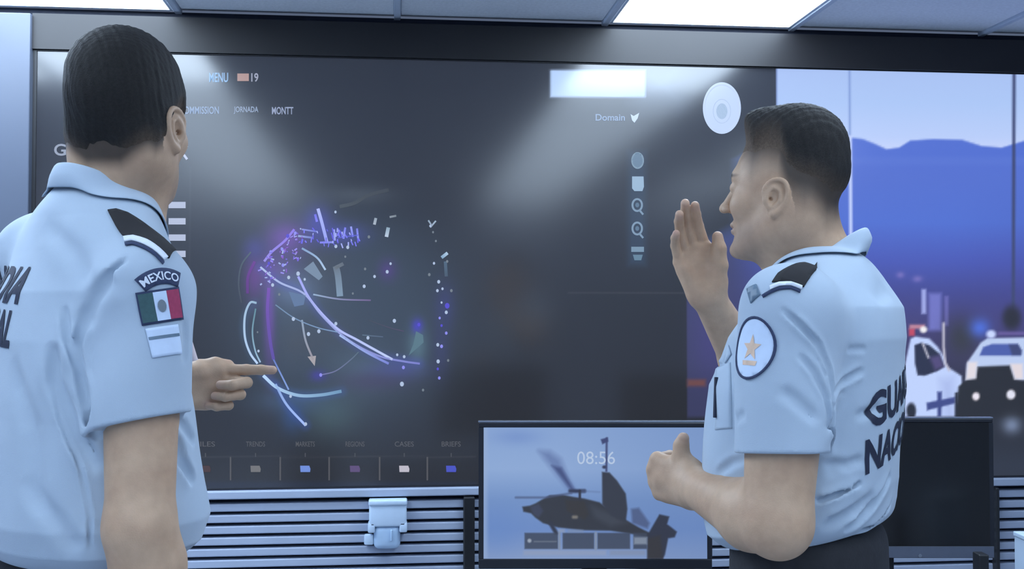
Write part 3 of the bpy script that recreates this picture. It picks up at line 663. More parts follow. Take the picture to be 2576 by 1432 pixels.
def head_sdf(p, jaw=1.0):
    q = p.copy(); q[:, 0] = np.abs(q[:, 0])
    d = ell(q, (0, -.014, .044), (.067, .096, .080))
    d = smin(d, ell(q, (0, .006, .01), (.065, .082, .073)), .03)
    d = smin(d, ell(q, (0, .032, -.045), (.054*jaw, .055, .062)), .03)
    d = smin(d, cone(q, (.047*jaw, .0, -.060), (.021, .066, -.093), .016, .0165), .030)
    d = smin(d, ell(q, (0, .083, -.094), (.019, .015, .014)), .016)
    d = smin(d, ell(q, (.04, .058, -.018), (.021, .022, .02)), .02)
    d = smin(d, cone(q, (0, .088, .034), (.036, .072, .034), .008, .008), .018)
    d = smax(d, -ell(q, (.031, .095, .016), (.016, .015, .011)), .012)
    d = smin(d, ell(q, (.031, .074, .014), (.0135, .0135, .0125)), .004)
    d = smin(d, cone(q, (0, .086, .022), (0, .108, -.014), .0072, .0088), .010)
    d = smin(d, ell(q, (0, .113, -.019), (.0092, .0088, .0082)), .006)
    d = smin(d, ell(q, (.0105, .102, -.021), (.0068, .009, .0065)), .005)
    d = smin(d, ell(q, (0, .0875, -.049), (.021, .0095, .0060)), .009); d = smin(d, ell(q, (0, .0865, -.061), (.018, .009, .0064)), .009)
    d = smax(d, -cone(q, (0, .0985, -.0552), (.022, .086, -.0562), .0014, .001), .003)
    d = smin(d, ell(q, (.04, -.03, -.035), (.032, .04, .05)), .03)
    return d
def head_full(p):
    d = head_sdf(p)
    m = (np.abs(p[:, 0]) > .045) & (np.abs(p[:, 1]+.01) < .07) & (np.abs(p[:, 2]+.01) < .07)
    if m.any():
        q = p[m]; e = np.where(q[:, 0] > 0, ear(q, 1), ear(q, -1)); d[m] = smin(d[m], e, .005)
    return d
def hairline(p, cut):
    """signed height over the hairline, metres"""
    y = p[:, 1]; z = p[:, 2]
    if cut == 'crop': ys = [-.12, -.085, -.055, -.035, -.012, .004, .016, .028, .045, .062, .08, .12]; zs = [-.062, -.068, -.062, -.034, .004, .018, .018, .0, .035, .05, .082, .10]
    else: ys = [-.12, -.09, -.06, -.035, -.015, .005, .018, .034, .05, .068, .085, .12]; zs = [-.055, -.058, -.052, -.02, .035, .042, .040, .032, .05, .066, .092, .10]
    return z-np.interp(y, ys, zs)-.7*np.clip(np.abs(p[:, 0])-.024, 0, .036)*sstep(-y, .025, .075)
def tuft(p, s=1.0):
    x, y, z = p[:, 0]*s, p[:, 1]*s, p[:, 2]*s
    return (np.sin(310*x+70*z)*np.sin(260*y+3)+np.sin(520*x+410*y+90*z)*.6+np.sin(840*y-610*x+200*z)*.4)*.35
# ------------------------------------------------------------------ hand in its own frame (x thumb side, y fingers, z back of hand)
def hand_shape(S, O, R, curl, spread=0.0, thumb=None, scale=1.0, fat=1.0):
    """R columns = world directions of (thumb side, finger direction, back of hand); curl = per finger (mcp, pip, dip) in degrees"""
    R = np.asarray(R, float); W = lambda v: np.asarray(O)+R@(np.asarray(v, float)*scale)
    kn = [(.027, .090, .001), (.008, .094, .003), (-.012, .089, .002), (-.030, .080, -.001)]
    L = [(.043, .026, .021), (.048, .030, .022), (.044, .028, .022), (.034, .021, .019)]
    rr = [.0092, .0094, .0088, .0078]
    palm = []
    for (x, y, z), r in zip(kn, rr):
        palm.append((W((x*.55, .008, -.002)), W((x, y, z-.002)), .0145*scale*fat, (r+.0035)*scale*fat))
    th = (W((.024, .022, -.010)), W((.026, .056, -.010)), .017*scale*fat, .012*scale*fat)
    hy = (W((-.022, .018, -.009)), W((-.027, .06, -.008)), .0155*scale*fat, .011*scale*fat)
    mid = (W((.0, .03, -.001)), W((-.002, .07, .0)), .015*scale*fat, .0135*scale*fat)
    def fpalm(p):
        d = None
        for a, b, r1, r2 in palm+[th, hy, mid]:
            e = cone(p, a, b, r1, r2); d = e if d is None else smin(d, e, .014*scale)
        return d
    S.add(fpalm, W((0, .05, 0)), .075*scale, .022*scale)
    tips = []
    for i in range(4):
        p0 = np.array(kn[i]); a = math.radians(spread)*[1.0, .25, -.5, -1.2][i]; pts = [p0]; ang = 0
        for j in range(3):
            ang += math.radians(curl[i][j]); v = np.array([math.sin(a), math.cos(a)*math.cos(ang), -math.sin(ang)]); pts.append(pts[-1]+v*L[i][j])
        r = rr[i]*fat; rs = [r*1.10, r*1.02, r*.93, r*.80]; PP = [W(q) for q in pts]; RS = [q*scale for q in rs]
        c = sum(PP)/4; S.add(lambda p, PP=PP, RS=RS: chain(p, PP, RS, .003*scale), c, .06*scale, .0035*scale)
        tips.append((PP[-1], PP[-2], pts))
    t = thumb or [(.020, .018, -.008), (.044, .050, -.012), (.055, .082, -.012), (.060, .108, -.010)]
    PP = [W(q) for q in t]; rs = [.0150, .0128, .0116, .0094]; RS = [q*scale*fat for q in rs]
    S.add(lambda p: chain(p, PP, RS, .006*scale), sum(PP)/4, .07*scale, .012*scale)
    tips.append((PP[-1], PP[-2], t)); return tips
def basis(f, n, left):
    """finger direction f, palm normal n -> R with thumb side, finger direction, back"""
    f = np.asarray(f, float); f /= np.linalg.norm(f); n = np.asarray(n, float); n -= f*(n@f); n /= np.linalg.norm(n)
    t = np.cross(n, f) if left else np.cross(f, n); return np.stack([t, f, -n], 1)
# ================================================================== PEOPLE
m_skin = mat('skin', (.5, .35, .26), .52, spec=.35, noise=.06, nscale=60, bump=.15, bscale=500, attr='Col', sss=.08)
m_hair = mat('short black hair', (.012, .011, .011), .62, spec=.25, noise=.25, nscale=300, bump=.8, bscale=900, attr='Col')
m_shirt = mat('light blue uniform cotton', L3(176, 191, 207), .82, spec=.2, noise=.035, nscale=5, bump=.25, bscale=1400, sheen=.15)
m_collar = mat('light blue collar cotton', L3(180, 195, 211), .82, spec=.2, noise=.03, nscale=9, bump=.25, bscale=1400, sheen=.15)
m_print = mat('navy print', L3(34, 40, 62), .7, noise=.1, nscale=80)
m_cloth_dark = mat('black cloth', L3(38, 38, 42), .85, noise=.15, nscale=60, bump=.3)
m_epau = mat('black felt', L3(36, 35, 38), .9, noise=.1, nscale=80)
m_whitecl = mat('white braid', L3(222, 228, 240), .8, noise=.04)
m_navy = mat('navy embroidery', L3(52, 62, 92), .85, noise=.1, nscale=90)
m_green = mat('green embroidery', L3(62, 92, 96), .85, noise=.1, nscale=200); m_red = mat('red embroidery', L3(165, 62, 96), .85, noise=.1, nscale=200)
m_brown = mat('brown embroidery', L3(120, 130, 140), .85, noise=.1); m_gold = mat('gold thread', L3(222, 190, 165), .7, noise=.1, nscale=100)
m_patch = mat('white patch cloth', L3(206, 222, 245), .85, noise=.03, nscale=60)
m_pin = mat('pinkish enamel', L3(225, 205, 205), .4, noise=.04); m_leather = mat('black leather', L3(24, 24, 26), .35, noise=.1)
m_eye = mat('eye white', (.6, .58, .56), .15, attr='Col'); m_insig = mat('grey insignia', L3(100, 122, 142), .5, noise=.1, nscale=90)
SK = lin((198, 166, 138)); SK2 = lin((172, 134, 108)); HC = lin((38, 36, 35)); LIP = lin((178, 134, 120))
CAMV = np.array([0, 0, CAMZ])
def hit(f, px, py, near=1.1):
    d = V(px, py, 1.0)-CAMV; d /= np.linalg.norm(d); p = (CAMV+d*near)[None].astype(F4)
    return march(f, p, d[None])[0]
def loft(p, C, ks, Fv, Rv, n=2.35, lean=None):
    z = p[:, 2]; K = np.array(ks, float); cx = np.interp(z, K[:, 0], K[:, 1]); cyy = np.interp(z, K[:, 0], K[:, 2]); a = np.interp(z, K[:, 0], K[:, 3]); b = np.interp(z, K[:, 0], K[:, 4])
    q = p[:, :2]-C[:2]; u = q@Rv[:2]-cx; w = q@Fv[:2]-cyy; L_ = np.hypot(u, w)+1e-6
    k = (np.abs(u/a)**n+np.abs(w/b)**n)**(1/n)+1e-6; d = L_*(1-1/k)
    d = np.where(k < .25, -np.minimum(a, b)*.75, d)
    return smax(smax(d*.92, z-K[-1, 0], .05), K[0, 0]-z, .02)
class Decals:
    def __init__(s, f, off): s.f = f; s.off = off
    def frame(s, px, py, updir, near=1.1):
        o = hit(s.f, px, py, near); g = np.zeros(3)
        for dx in (-12, 0, 12):
            for dy in (-12, 0, 12):
                q = hit(s.f, px+dx, py+dy, near)
                if np.linalg.norm(q-o) < .04: g += gradient(s.f, q[None].astype(F4), .004)[0]
        return s.frame3(o, g, updir)
    def frame3(s, o, n, updir):
        n = n/np.linalg.norm(n); u = np.array(updir, float); u -= n*(u@n); u /= np.linalg.norm(u); return o, n, np.cross(u, n), u
    def make(s, name, fr, vs, fs, m, parent, lift=.0012, thick=.0, label=None, cell=.008, smooth=True):
        o, n, r, u = fr; b = bmesh.new(); V_ = [b.verts.new((v[0], v[1], 0)) for v in vs]
        for f in fs:
            try: b.faces.new([V_[i] for i in f])
            except ValueError: pass
        lo = np.min(vs, 0); hi = np.max(vs, 0)
        for ax in (0, 1):
            t = lo[ax]+cell*.5
            while t < hi[ax]:
                no = (1, 0, 0) if ax == 0 else (0, 1, 0); co = (t, 0, 0) if ax == 0 else (0, t, 0)
                bmesh.ops.bisect_plane(b, geom=b.verts[:]+b.edges[:]+b.faces[:], plane_co=co, plane_no=no, dist=1e-6); t += cell
        bmesh.ops.triangulate(b, faces=b.faces[:]); b.verts.index_update()
        P2 = np.array([v.co[:2] for v in b.verts]); F_ = np.array([[v.index for v in f.verts] for f in b.faces]); b.free()
        p = o+n*.06+P2[:, :1]*r+P2[:, 1:]*u; p = march(s.f, p.astype(F4), np.tile(-n, (len(p), 1)))
        g = gradient(s.f, p, .003); g /= np.linalg.norm(g, axis=1, keepdims=True)+1e-9; p = p+g*lift
        ob = mesh_obj(name, p-s.off, F_, m, parent, smooth=smooth, label=label)
        if thick:
            md = ob.modifiers.new('thickness', 'SOLIDIFY'); md.thickness = thick; md.offset = 1
        return ob
def px_poly(D_, fr, pts, near):
    o, n, r, u = fr; pts = [q for q in pts if abs(D_.f(hit(D_.f, *q, near)[None].astype(F4))[0]) < .004]; return [((hit(D_.f, *q, near)-o)@r, (hit(D_.f, *q, near)-o)@u) for q in pts], [list(range(len(pts)))]
def rect_pts(w, h, cx=0, cy=0): return [(cx-w/2, cy-h/2), (cx+w/2, cy-h/2), (cx+w/2, cy+h/2), (cx-w/2, cy+h/2)], [[0, 1, 2, 3]]
def oval(w, h, n=40): return [(w/2*math.cos(2*math.pi*i/n), h/2*math.sin(2*math.pi*i/n)) for i in range(n)], [list(range(n))]
def ringp(w, h, t, n=40):
    v = []; 
    for i in range(n):
        c, s_ = math.cos(2*math.pi*i/n), math.sin(2*math.pi*i/n); v += [(w/2*c, h/2*s_), ((w/2-t)*c, (h/2-t)*s_)]
    return v, [[2*i, (2*i+2) % (2*n), (2*i+3) % (2*n), 2*i+1] for i in range(n)]
def text_pts(t, w, h, slant=0, bold=.03, cx=0, cy=0):
    vs, fs = text_mesh(t, bold); return [(cx+v[0]*w+v[1]*h*slant, cy+v[1]*h) for v in vs], fs

def build_person(S):
    off = np.array([S['root'][0], S['root'][1], 0.]); w = to_world(off)
    root = empty('person', tuple(w), -YAW, S['label'], 'person')
    Fv = np.array([*S['F'], 0.]); Fv /= np.linalg.norm(Fv); Rv = np.array([Fv[1], -Fv[0], 0.]); C = np.array([*S['C'], 0.])
    T = lambda r, f, z: C+Rv*r+Fv*f+np.array([0, 0, z])        # point in torso terms
    hc, hs = np.array(S['head_c']), S['head_s']; hf = np.array(S['head_f'], float); hf /= np.linalg.norm(hf)
    hr = np.cross(hf, (0, 0, 1)); hr /= np.linalg.norm(hr); hu = np.cross(hr, hf); HM = np.stack([hr, hf, hu], 1)
    if S.get('roll'): HM = HM@roty(S['roll'])
    HMf = HM.astype(F4); hcf = hc.astype(F4); toH = lambda p: ((p-hcf)@HMf)/hs; fromH = lambda v: hc+HM@np.array(v)*hs
    # ---- body: head, neck, arms, hands and trunk as one surface
    B = Shape()
    B.add(lambda p: head_full(toH(p))*hs, hc, .16*hs, .001)
    nb = np.array(S['neck'])
    B.seg(fromH((0, -.022, -.045)), nb, S.get('neck_r', .053)*hs, (S.get('neck_r', .053)+.003)*hs, .035); B.seg(fromH((0, .01, -.06)), nb+Fv*.045-np.array([0, 0, .03]), .044*hs, .05*hs, .03)
    sh = {}
    for side, A in S['arms'].items():
        sj, el, wr = [np.array(A[k], float) for k in ('shoulder', 'elbow', 'wrist')]; sh[side] = sj
        B.seg(nb-np.array([0, 0, .04]), sj, .045, .045, .04)
        r = A['r']; m = sj+(el-sj)*.55
        B.seg(sj, m, r[0], r[1], .02); B.seg(m, el, r[1], r[2], .004)
        m2 = el+(wr-el)*.28+np.array(A.get('bulge', (0, 0, 0))); B.seg(el, m2, r[2], r[3], .02); B.seg(m2, wr, r[3], r[4], .02)
        bk = el+(el-(sj+wr)/2)/np.linalg.norm(el-(sj+wr)/2)*.012; B.add(lambda p, bk=bk: ell(p, bk, (.026, .026, .026)), bk, .03, .03)
        A['tips'] = hand_shape(B, wr, basis(A['f'], A['n'], side == 'left'), A['curl'], A.get('spread', 0), A.get('thumb'), A.get('hs', 1), A.get('fat', 1))
    for sx in (-.07, .07):
        B.seg(T(sx, 0, 1.30), T(sx, 0, 1.05), .088, .085, .04)
    B.seg(T(0, 0, 1.05), T(0, 0, .95), .10, .10, .04)
    pts = [hc]+[np.array(A[k]) for A in S['arms'].values() for k in ('shoulder', 'elbow', 'wrist')]+[t[0] for A in S['arms'].values() for t in A['tips']]
    lo = np.min(pts, 0)-.17; hi = np.max(pts, 0)+.17; lo[2] = min(lo[2], .83)
    P, Fc = surface(B, lo, hi, S.get('res', .0021))
    q = toH(P); col = np.tile(SK, (len(P), 1))
    hd = (np.linalg.norm(P-hc, axis=1) < .19*hs)
    vary = np.sin(P[:, 0]*40+np.sin(P[:, 2]*35)*2)*np.sin(P[:, 2]*50+P[:, 1]*30); col = col+(SK2-col)*np.clip(.18+.18*vary, 0, 1)[:, None]
    lip = np.clip(1-np.hypot(q[:, 0]/.024, (q[:, 2]+.0555)/.012), 0, 1)*(q[:, 1] > .08); col += (LIP-col)*np.clip(lip*2, 0, .8)[:, None]
    brow = .8*np.clip(1-np.hypot((np.abs(q[:, 0])-.032)/.021, (q[:, 2]-.036+.1*np.abs(np.abs(q[:, 0])-.034))/.0055), 0, 1)*(q[:, 1] > .05); col += (HC-col)*np.clip(brow*3, 0, .9)[:, None]
    hl = hairline(q, S['cut']); isear = (np.abs(q[:, 0]) > .072) & (np.abs(q[:, 1]+.012) < .04) & (np.abs(q[:, 2]+.01) < .045)
    st = sstep(hl, *S['fade'])*hd*~isear*(q[:, 2] > -.09); col += (HC-col)*np.clip(st*S['fade_amt'], 0, .93)[:, None]
    beard = sstep(-q[:, 2], .03, .07)*sstep(q[:, 1], .0, .04)*hd*(q[:, 2] > -.125); col += (lin((120, 105, 98))-col)*(beard*.35)[:, None]
    for A in S['arms'].values():                      # nails and slightly redder knuckles
        for a, b, _ in A['tips']:
            d = np.linalg.norm(P-a, axis=1); col += (lin((215, 170, 155))-col)*np.clip((1-d/.014)*.6, 0, .5)[:, None]
    body = mesh_obj('body', P-off, Fc, m_skin, root, smooth=True, cols=col)
    for sx in (-1, 1):
        e = fromH((sx*.031, .0752, .0145)); b_ = bmesh.new(); bmesh.ops.create_uvsphere(b_, u_segments=20, v_segments=14, radius=.0118*hs)
        vs = np.array([v.co[:] for v in b_.verts]); fs = [[v.index for v in f.verts] for f in b_.faces]; b_.free()
        dn = (vs/np.linalg.norm(vs, axis=1, keepdims=True))@hf; cc = np.where((dn > .88)[:, None], lin((52, 34, 26)), lin((225, 220, 218)))
        mesh_obj('eye', vs+e-off, fs, m_eye, root, smooth=True, cols=cc)
    # ---- hair
    t0, t1 = S['hair_ramp']
    def fh(p):
        q = toH(p); ql = q.copy(); ql[:, 2] -= S.get('top_t', 0)*sstep(q[:, 2], .03, .15); d = head_sdf(ql)*hs; h_ = hairline(q, S['cut'])
        th = -.004+(.004+S['hair_t']*(1-.55*sstep(np.abs(q[:, 0]), .045, .075)*sstep(-q[:, 2], -.06, .02))+.005*sstep(q[:, 2], .05, .11)+S.get('front_t', 0)*sstep(q[:, 1], .0, .07)*sstep(q[:, 2], .06, .09))*sstep(h_, t0, t1)
        return d-th-tuft(q)*.0016*sstep(h_, t0, t1)
    fine = surface(fh, fromH((0, 0, .03))-.165*hs, fromH((0, 0, .03))+.165*hs, .0022)
    P, Fc = fine; q = toH(P); outside = head_sdf(q)*hs > -.0012; keep = outside[Fc].any(1); Fc = Fc[keep]; used = np.zeros(len(P), bool); used[Fc.ravel()] = True
    idx = np.cumsum(used)-1; P = P[used]; Fc = idx[Fc]; q = toH(P)
    hcx = HC+(SK*.5-HC)*(1-sstep(hairline(q, S['cut']), t0, t0+(t1-t0)*1.2))[:, None]*.55
    mesh_obj('hair', P-off, Fc, m_hair, root, smooth=True, cols=hcx)
    # ---- shirt
    G = Shape()
    ht = S.get('hemtilt', 0)
    def shl(p):
        q = p.copy(); q[:, 2] += ht*((p[:, :2]-C[:2])@Fv[:2])*sstep(-p[:, 2], -1.2, -1.05); return loft(q, C, S['loft'], Fv, Rv)
    G.add(lambda p: shl(p), T(0, 0, 1.22), .42, .02)
    for side, A in S['arms'].items():
        sj = np.array(A['shoulder']); el = np.array(A['elbow']); hem = A['hem'] = sj+(el-sj)*A['hem'] if np.isscalar(A['hem']) else np.array(A['hem']); dr = (hem-sj)/np.linalg.norm(hem-sj); hn = np.array(A.get('hemn', dr), float); hn /= np.linalg.norm(hn)
        r0, r1 = A['sleeve']; inner = T(0, 0, 0)+(sj-T(0, 0, 0))*np.array([.35, .35, 1])+np.array([0, 0, .01])
        G.seg(nb-np.array([0, 0, S.get('trap', .045)])+(sj-nb)*.15, sj+np.array([0, 0, .0]), S.get('trap_r', .06), r0*.93, .05)
        def fs(p, sj=sj, hem=hem, dr=dr, hn=hn, r0=r0, r1=r1):
            d = cone(p, sj, hem+dr*.05, r0, r1+(r1-r0)*.2); return smax(d, (p-hem.astype(F4))@hn.astype(F4), .004)
        G.add(fs, (sj+hem)/2, np.linalg.norm(hem-sj)/2+r0+.02, .025)
    base = Shape(); base.g = list(G.g)
    lines = []
    for pts, amp, wd_ in S['creases']:
        q = np.array([hit(base, *c, near=S['near']) for c in pts]); lines.append((q, amp, wd_, q.mean(0), np.max(np.linalg.norm(q-q.mean(0), axis=1))+wd_*3))
    def post(p, d):
        d = d.copy(); x, y, z = p[:, 0], p[:, 1], p[:, 2]
        d += .0022*np.sin(17*x+9*z+3*np.sin(9*z))*np.sin(15*y-11*z+1)+.0012*np.sin(41*x-33*z+2*np.sin(20*y))
        for q, amp, wd_, c, R_ in lines:
            m = np.einsum('ij,ij->i', p-c.astype(F4), p-c.astype(F4)) < R_*R_
            if not m.any(): continue
            pm_ = p[m]; dd_ = None; n = len(q)
            for i in range(n-1):
                a, b = q[i].astype(F4), q[i+1].astype(F4); ab = b-a; h = np.clip((pm_-a)@ab/max(float(ab@ab), 1e-9), 0, 1); e = np.linalg.norm(pm_-a-h[:, None]*ab, axis=1)
                u = (i+h)/(n-1); tp = np.clip(np.minimum(u, 1-u)*5, 0, 1); e = np.stack([e, tp]); dd_ = e if dd_ is None else np.where(e[0] < dd_[0], e, dd_)
            v = dd_[0]/(wd_*.85); d[m] += amp*2.1*dd_[1]*(np.exp(-v*v)*1.3-.4*np.exp(-(v*.5)**2))
        for side, A in S['arms'].items():
            hem = np.array(A['hem']); sj = np.array(A['shoulder']); dr = (hem-sj)/np.linalg.norm(hem-sj)
            m = np.linalg.norm(p-hem.astype(F4), axis=1) < .15
            if m.any(): d[m] = np.maximum(d[m], -np.maximum(cone(p[m], hem+dr*.05, hem-dr*.05, A['sleeve'][1]-.003, A['sleeve'][1]-.006), d[m]+.0072))
        return d
    G.post.append(post)
    lo = np.min([T(-.33, -.3, .95), T(.33, .3, 1.6), T(-.3, .3, 1), T(.3, -.3, 1)]+[np.array(A['hem'])-.13 for A in S['arms'].values()], 0)-.03
    hi = np.max([T(-.33, -.3, .95), T(.33, .3, 1.6), T(-.3, .3, 1), T(.3, -.3, 1)]+[np.array(A['hem'])+.13 for A in S['arms'].values()], 0)+.03; lo[2] = .93; hi[2] = 1.62
    P, Fc = surface(G, lo, hi, .0036); shirt = mesh_obj('shirt', P-off, Fc, m_shirt, root, smooth=True)
    # ---- collar: stand and folded leaf around the neck, open at the throat
    cc = np.array(S['collar_c']); cr = S['collar_r']; rows = []; nt_ = 72; gap = math.radians(S.get('gap', 24)); ax = np.array(S['collar_dir'], float); ax /= np.linalg.norm(ax)
    sd = np.cross(ax, (0, 0, 1)); sd /= np.linalg.norm(sd)
    prof = [(-.004, -.030), (-.002, -.008), (.0, .004), (.0035, .0085), (.008, .006), (.012, -.003), (.017, -.012), (.022, -.022)]
    ts = np.linspace(-math.pi+gap, math.pi-gap, nt_); Vc = []
    for t in ts:
        rad = -ax*math.cos(t)+sd*math.sin(t); front = (1-math.cos(t))/2; zt = S['collar_back']*(1-front)+S['collar_front']*front
        rr_ = cr*(1+.06*math.cos(2*t)); pt_ext = .5*sstep(abs(t), .4, 1.3)+.6*sstep(abs(t), 1.9, math.pi-gap)
        for j, (dr_, dz) in enumerate(prof):
            if j >= 5: dz = dz-pt_ext*(j-4)*S.get('point', .011); dr_ = dr_+pt_ext*(j-4)*.004
            Vc.append(cc+rad*(rr_+dr_*S.get('flare', 1.0))+np.array([0, 0, zt+dz]))
    Vc = np.array(Vc, F4); k = len(prof)
    for it in range(3):
        d = G(Vc); g = gradient(G, Vc, .003); g /= np.linalg.norm(g, axis=1, keepdims=True)+1e-9
        jj = np.arange(len(Vc)) % k; out = (jj >= 4) & (d < .0045); Vc[out] += g[out]*(.0045-d[out])[:, None]
        low = (jj == k-1) & (d > .006); Vc[low] -= g[low]*np.minimum(d[low]-.006, .02)[:, None]
    co = mesh_obj('collar', Vc-off, grid_faces(k, nt_), m_collar, shirt, smooth=True)
    md = co.modifiers.new('thickness', 'SOLIDIFY'); md.thickness = .0028; md.offset = 0
    md = co.modifiers.new('round', 'SUBSURF'); md.levels = 1; md.render_levels = 1
    # ---- trousers, belt, shoes
    Q = Shape(); Q.add(lambda p: loft(p, C, [(.86, 0, 0, .17, .125), (1.03, 0, 0, .163, .122)], Fv, Rv), T(0, 0, .95), .25, .02)
    for sx in (-1, 1):
        hip, kn, an = T(sx*.085, 0, .87), T(sx*.10, .01, .5), T(sx*.11, -.015, .1)
        Q.seg(hip, kn, .098, .075, .03); Q.seg(kn, an, .075, .06, .02)
    P, Fc = surface(Q, np.min([T(-.3, -.3, .02), T(.3, .3, 1.1), T(-.3, .3, .5), T(.3, -.3, .5)], 0), np.max([T(-.3, -.3, .02), T(.3, .3, 1.1), T(-.3, .3, .5), T(.3, -.3, .5)], 0), .006)
    mesh_obj('trousers', P-off, Fc, m_cloth_dark, root, smooth=True)
    for sx in (-1, 1):
        s0 = T(sx*.11, 0, 0); K = Shape()
        K.add(lambda p: smax(smin(cone(p, s0-Fv*.055+[0, 0, .045], s0+Fv*.14+[0, 0, .032], .043, .038), cone(p, s0-Fv*.02+[0, 0, .06], s0-Fv*.02+[0, 0, .11], .044, .05), .03), -p[:, 2]+.001, .004), s0+[0, 0, .05], .2, .01)
        P, Fc = surface(K, s0-.22+[0, 0, .2], s0+.22, .006); mesh_obj('shoe', P-off, Fc, m_leather, root, smooth=True)
    return root, shirt, G, base, off, T, Fv, Rv

# ------------------------------------------------------------------ the officer on the left
th = math.radians(45); FL = (math.sin(th), math.cos(th)); CL = (-.632, 1.65)
Rl = np.array([FL[1], -FL[0]]); Ll = -Rl
shR = np.array([*(np.array(CL)+Rl*.165), 1.402]); shL = np.array([*(np.array(CL)+Ll*.175), 1.457])
hd_ps = math.radians(7)
left = dict(root=CL, label='man in pale blue shirt on the left, pointing at the globe', F=FL, C=CL,
    head_c=(-.583, 1.665, 1.655), head_s=1.045, head_f=(math.sin(hd_ps), math.cos(hd_ps), .03), neck=(-.617, 1.655, 1.50), trap=-.020, trap_r=.066, cut='crop', fade=(-.012, .015), fade_amt=.9,
    hair_t=.0085, top_t=.004, hair_ramp=(-.008, .03), near=1.1,
    arms=dict(
        right=dict(shoulder=shR, elbow=V(352, 1325, 1.47), wrist=V(425, 1660, 1.50), r=(.05, .049, .044, .046, .029), f=(.12, .12, -1), n=(-.9, .3, 0),
                   curl=[(15, 25, 15)]*4, hem=.56, hemn=(.16, -.04, -1), sleeve=(.066, .066)),
        left=dict(shoulder=shL, elbow=(-.745, 1.95, 1.17), wrist=V(424, 974, 1.86), r=(.05, .047, .042, .042, .028), f=(1, .10, .02), n=(.05, -1, -.12), bulge=(0, 0, -.005),
                  curl=[(4, 6, 4), (30, 105, 62), (36, 108, 65), (44, 108, 65)], thumb=[(.016, .02, -.004), (.032, .05, .008), (.036, .078, .012), (.034, .10, .012)],
                  hem=(-.76, 1.88, 1.25), sleeve=(.07, .062), hs=.98)),
    loft=[(1.012, 0, 0, .160, .120), (1.04, 0, 0, .195, .142), (1.075, 0, .002, .203, .152), (1.12, 0, 0, .198, .145), (1.22, 0, -.004, .190, .130), (1.33, 0, -.012, .178, .118), (1.40, 0, -.012, .162, .105), (1.46, 0, -.005, .13, .085), (1.51, 0, 0, .09, .07)],
    creases=[([(326, 648), (262, 712), (215, 790), (196, 870), (206, 950), (222, 1040)], .014, .0075), ([(290, 690), (235, 750), (205, 830)], .008, .018), ([(206, 940), (225, 1030), (245, 1110)], .010, .010),
             ([(160, 770), (172, 850), (196, 930)], .009, .007), ([(128, 930), (150, 1050), (205, 1180), (226, 1300), (228, 1390)], .006, .0035), ([(135, 860), (140, 960), (190, 1100), (250, 1190)], .010, .012),
             ([(30, 900), (80, 1080), (100, 1300)], .004, .02), ([(462, 800), (466, 860), (464, 920)], .0025, .009), ([(430, 1080), (455, 1160), (490, 1220)], .010, .009), ([(455, 1060), (490, 1120)], .004, .01),
             ([(60, 1200), (150, 1330), (200, 1390)], .004, .016), ([(120, 560), (190, 640), (230, 720)], .003, .02)],
    collar_c=(-.615, 1.652, 1.50), collar_r=.061, collar_dir=(math.sin(.75), math.cos(.75), 0), collar_back=.082, collar_front=.024, gap=20, point=.014, flare=.8)
root, shirt, G, base, off, T, Fv, Rv = build_person(left)
D = Decals(base, off)
nb_ = -Fv; o_ = T(0, -.2, 1.37)
D2 = Decals(G, off)
def back_text(word, z, w, h, slant, m=m_print, cx=0, tilt=0):
    vs, fs = text_pts(word, w, h, slant, .035, cx); c, s_ = math.cos(tilt), math.sin(tilt)
    vs = [(x*c-y*s_, x*s_+y*c) for x, y in vs]
    o0 = march(G, (T(0, -.35, z))[None].astype(F4), Fv[None])[0]
    D2.make('lettering', D2.frame3(o0, -Fv, (0, 0, 1)), vs, fs, m, shirt, lift=.0012, cell=.01)
back_text('GUARDIA', 1.410, .27, .054, .28, cx=-.096, tilt=-.05); back_text('NACIONAL', 1.348, .27, .054, .12, cx=-.106, tilt=-.05)
# sleeve patches
fr = D2.frame(396, 676, (-.16, -.05, 1))
arc = []; 
for i in range(13):
    a = math.radians(118-56*i/12); arc += [(.068*math.cos(a), .072*math.sin(a)-.072), (.047*math.cos(a)*1.0, .050*math.sin(a)-.072)]
D2.make('country_patch', fr, arc, [[2*i, 2*i+1, 2*i+3, 2*i+2] for i in range(12)], m_navy, shirt, lift=.001, thick=.0012, label='navy curved tab reading MEXICO')
vs, fs = text_pts('MEXICO', .052, .0115, 0, .02); vs2 = []
for x, y in vs: a = math.pi/2-x/.058; rr_ = .061+y; vs2.append((rr_*math.cos(a)*.95, rr_*math.sin(a)-.072))
D2.make('patch_lettering', fr, vs2, fs, m_whitecl, shirt, lift=.0028, cell=.006)
fr = D2.frame(406, 770, (-.16, -.05, 1))
D2.make('flag_patch', fr, *rect_pts(.058, .045), m_navy, shirt, lift=.001, thick=.001)
for cx, m in ((-.018, m_green), (0, m_patch), (.018, m_red)): D2.make('flag_band', fr, *rect_pts(.0178, .039, cx), m, shirt, lift=.0026)
D2.make('flag_emblem', fr, *oval(.011, .017, 16), m_brown, shirt, lift=.0036)
fr = D2.frame(416, 858, (-.12, -.05, 1))
D2.make('name_patch', fr, *rect_pts(.044, .040), m_patch, shirt, lift=.001, thick=.001, label='pale blank sleeve patch'); D2.make('patch_stripe', fr, *rect_pts(.042, .004, 0, .006), m_insig, shirt, lift=.0026)
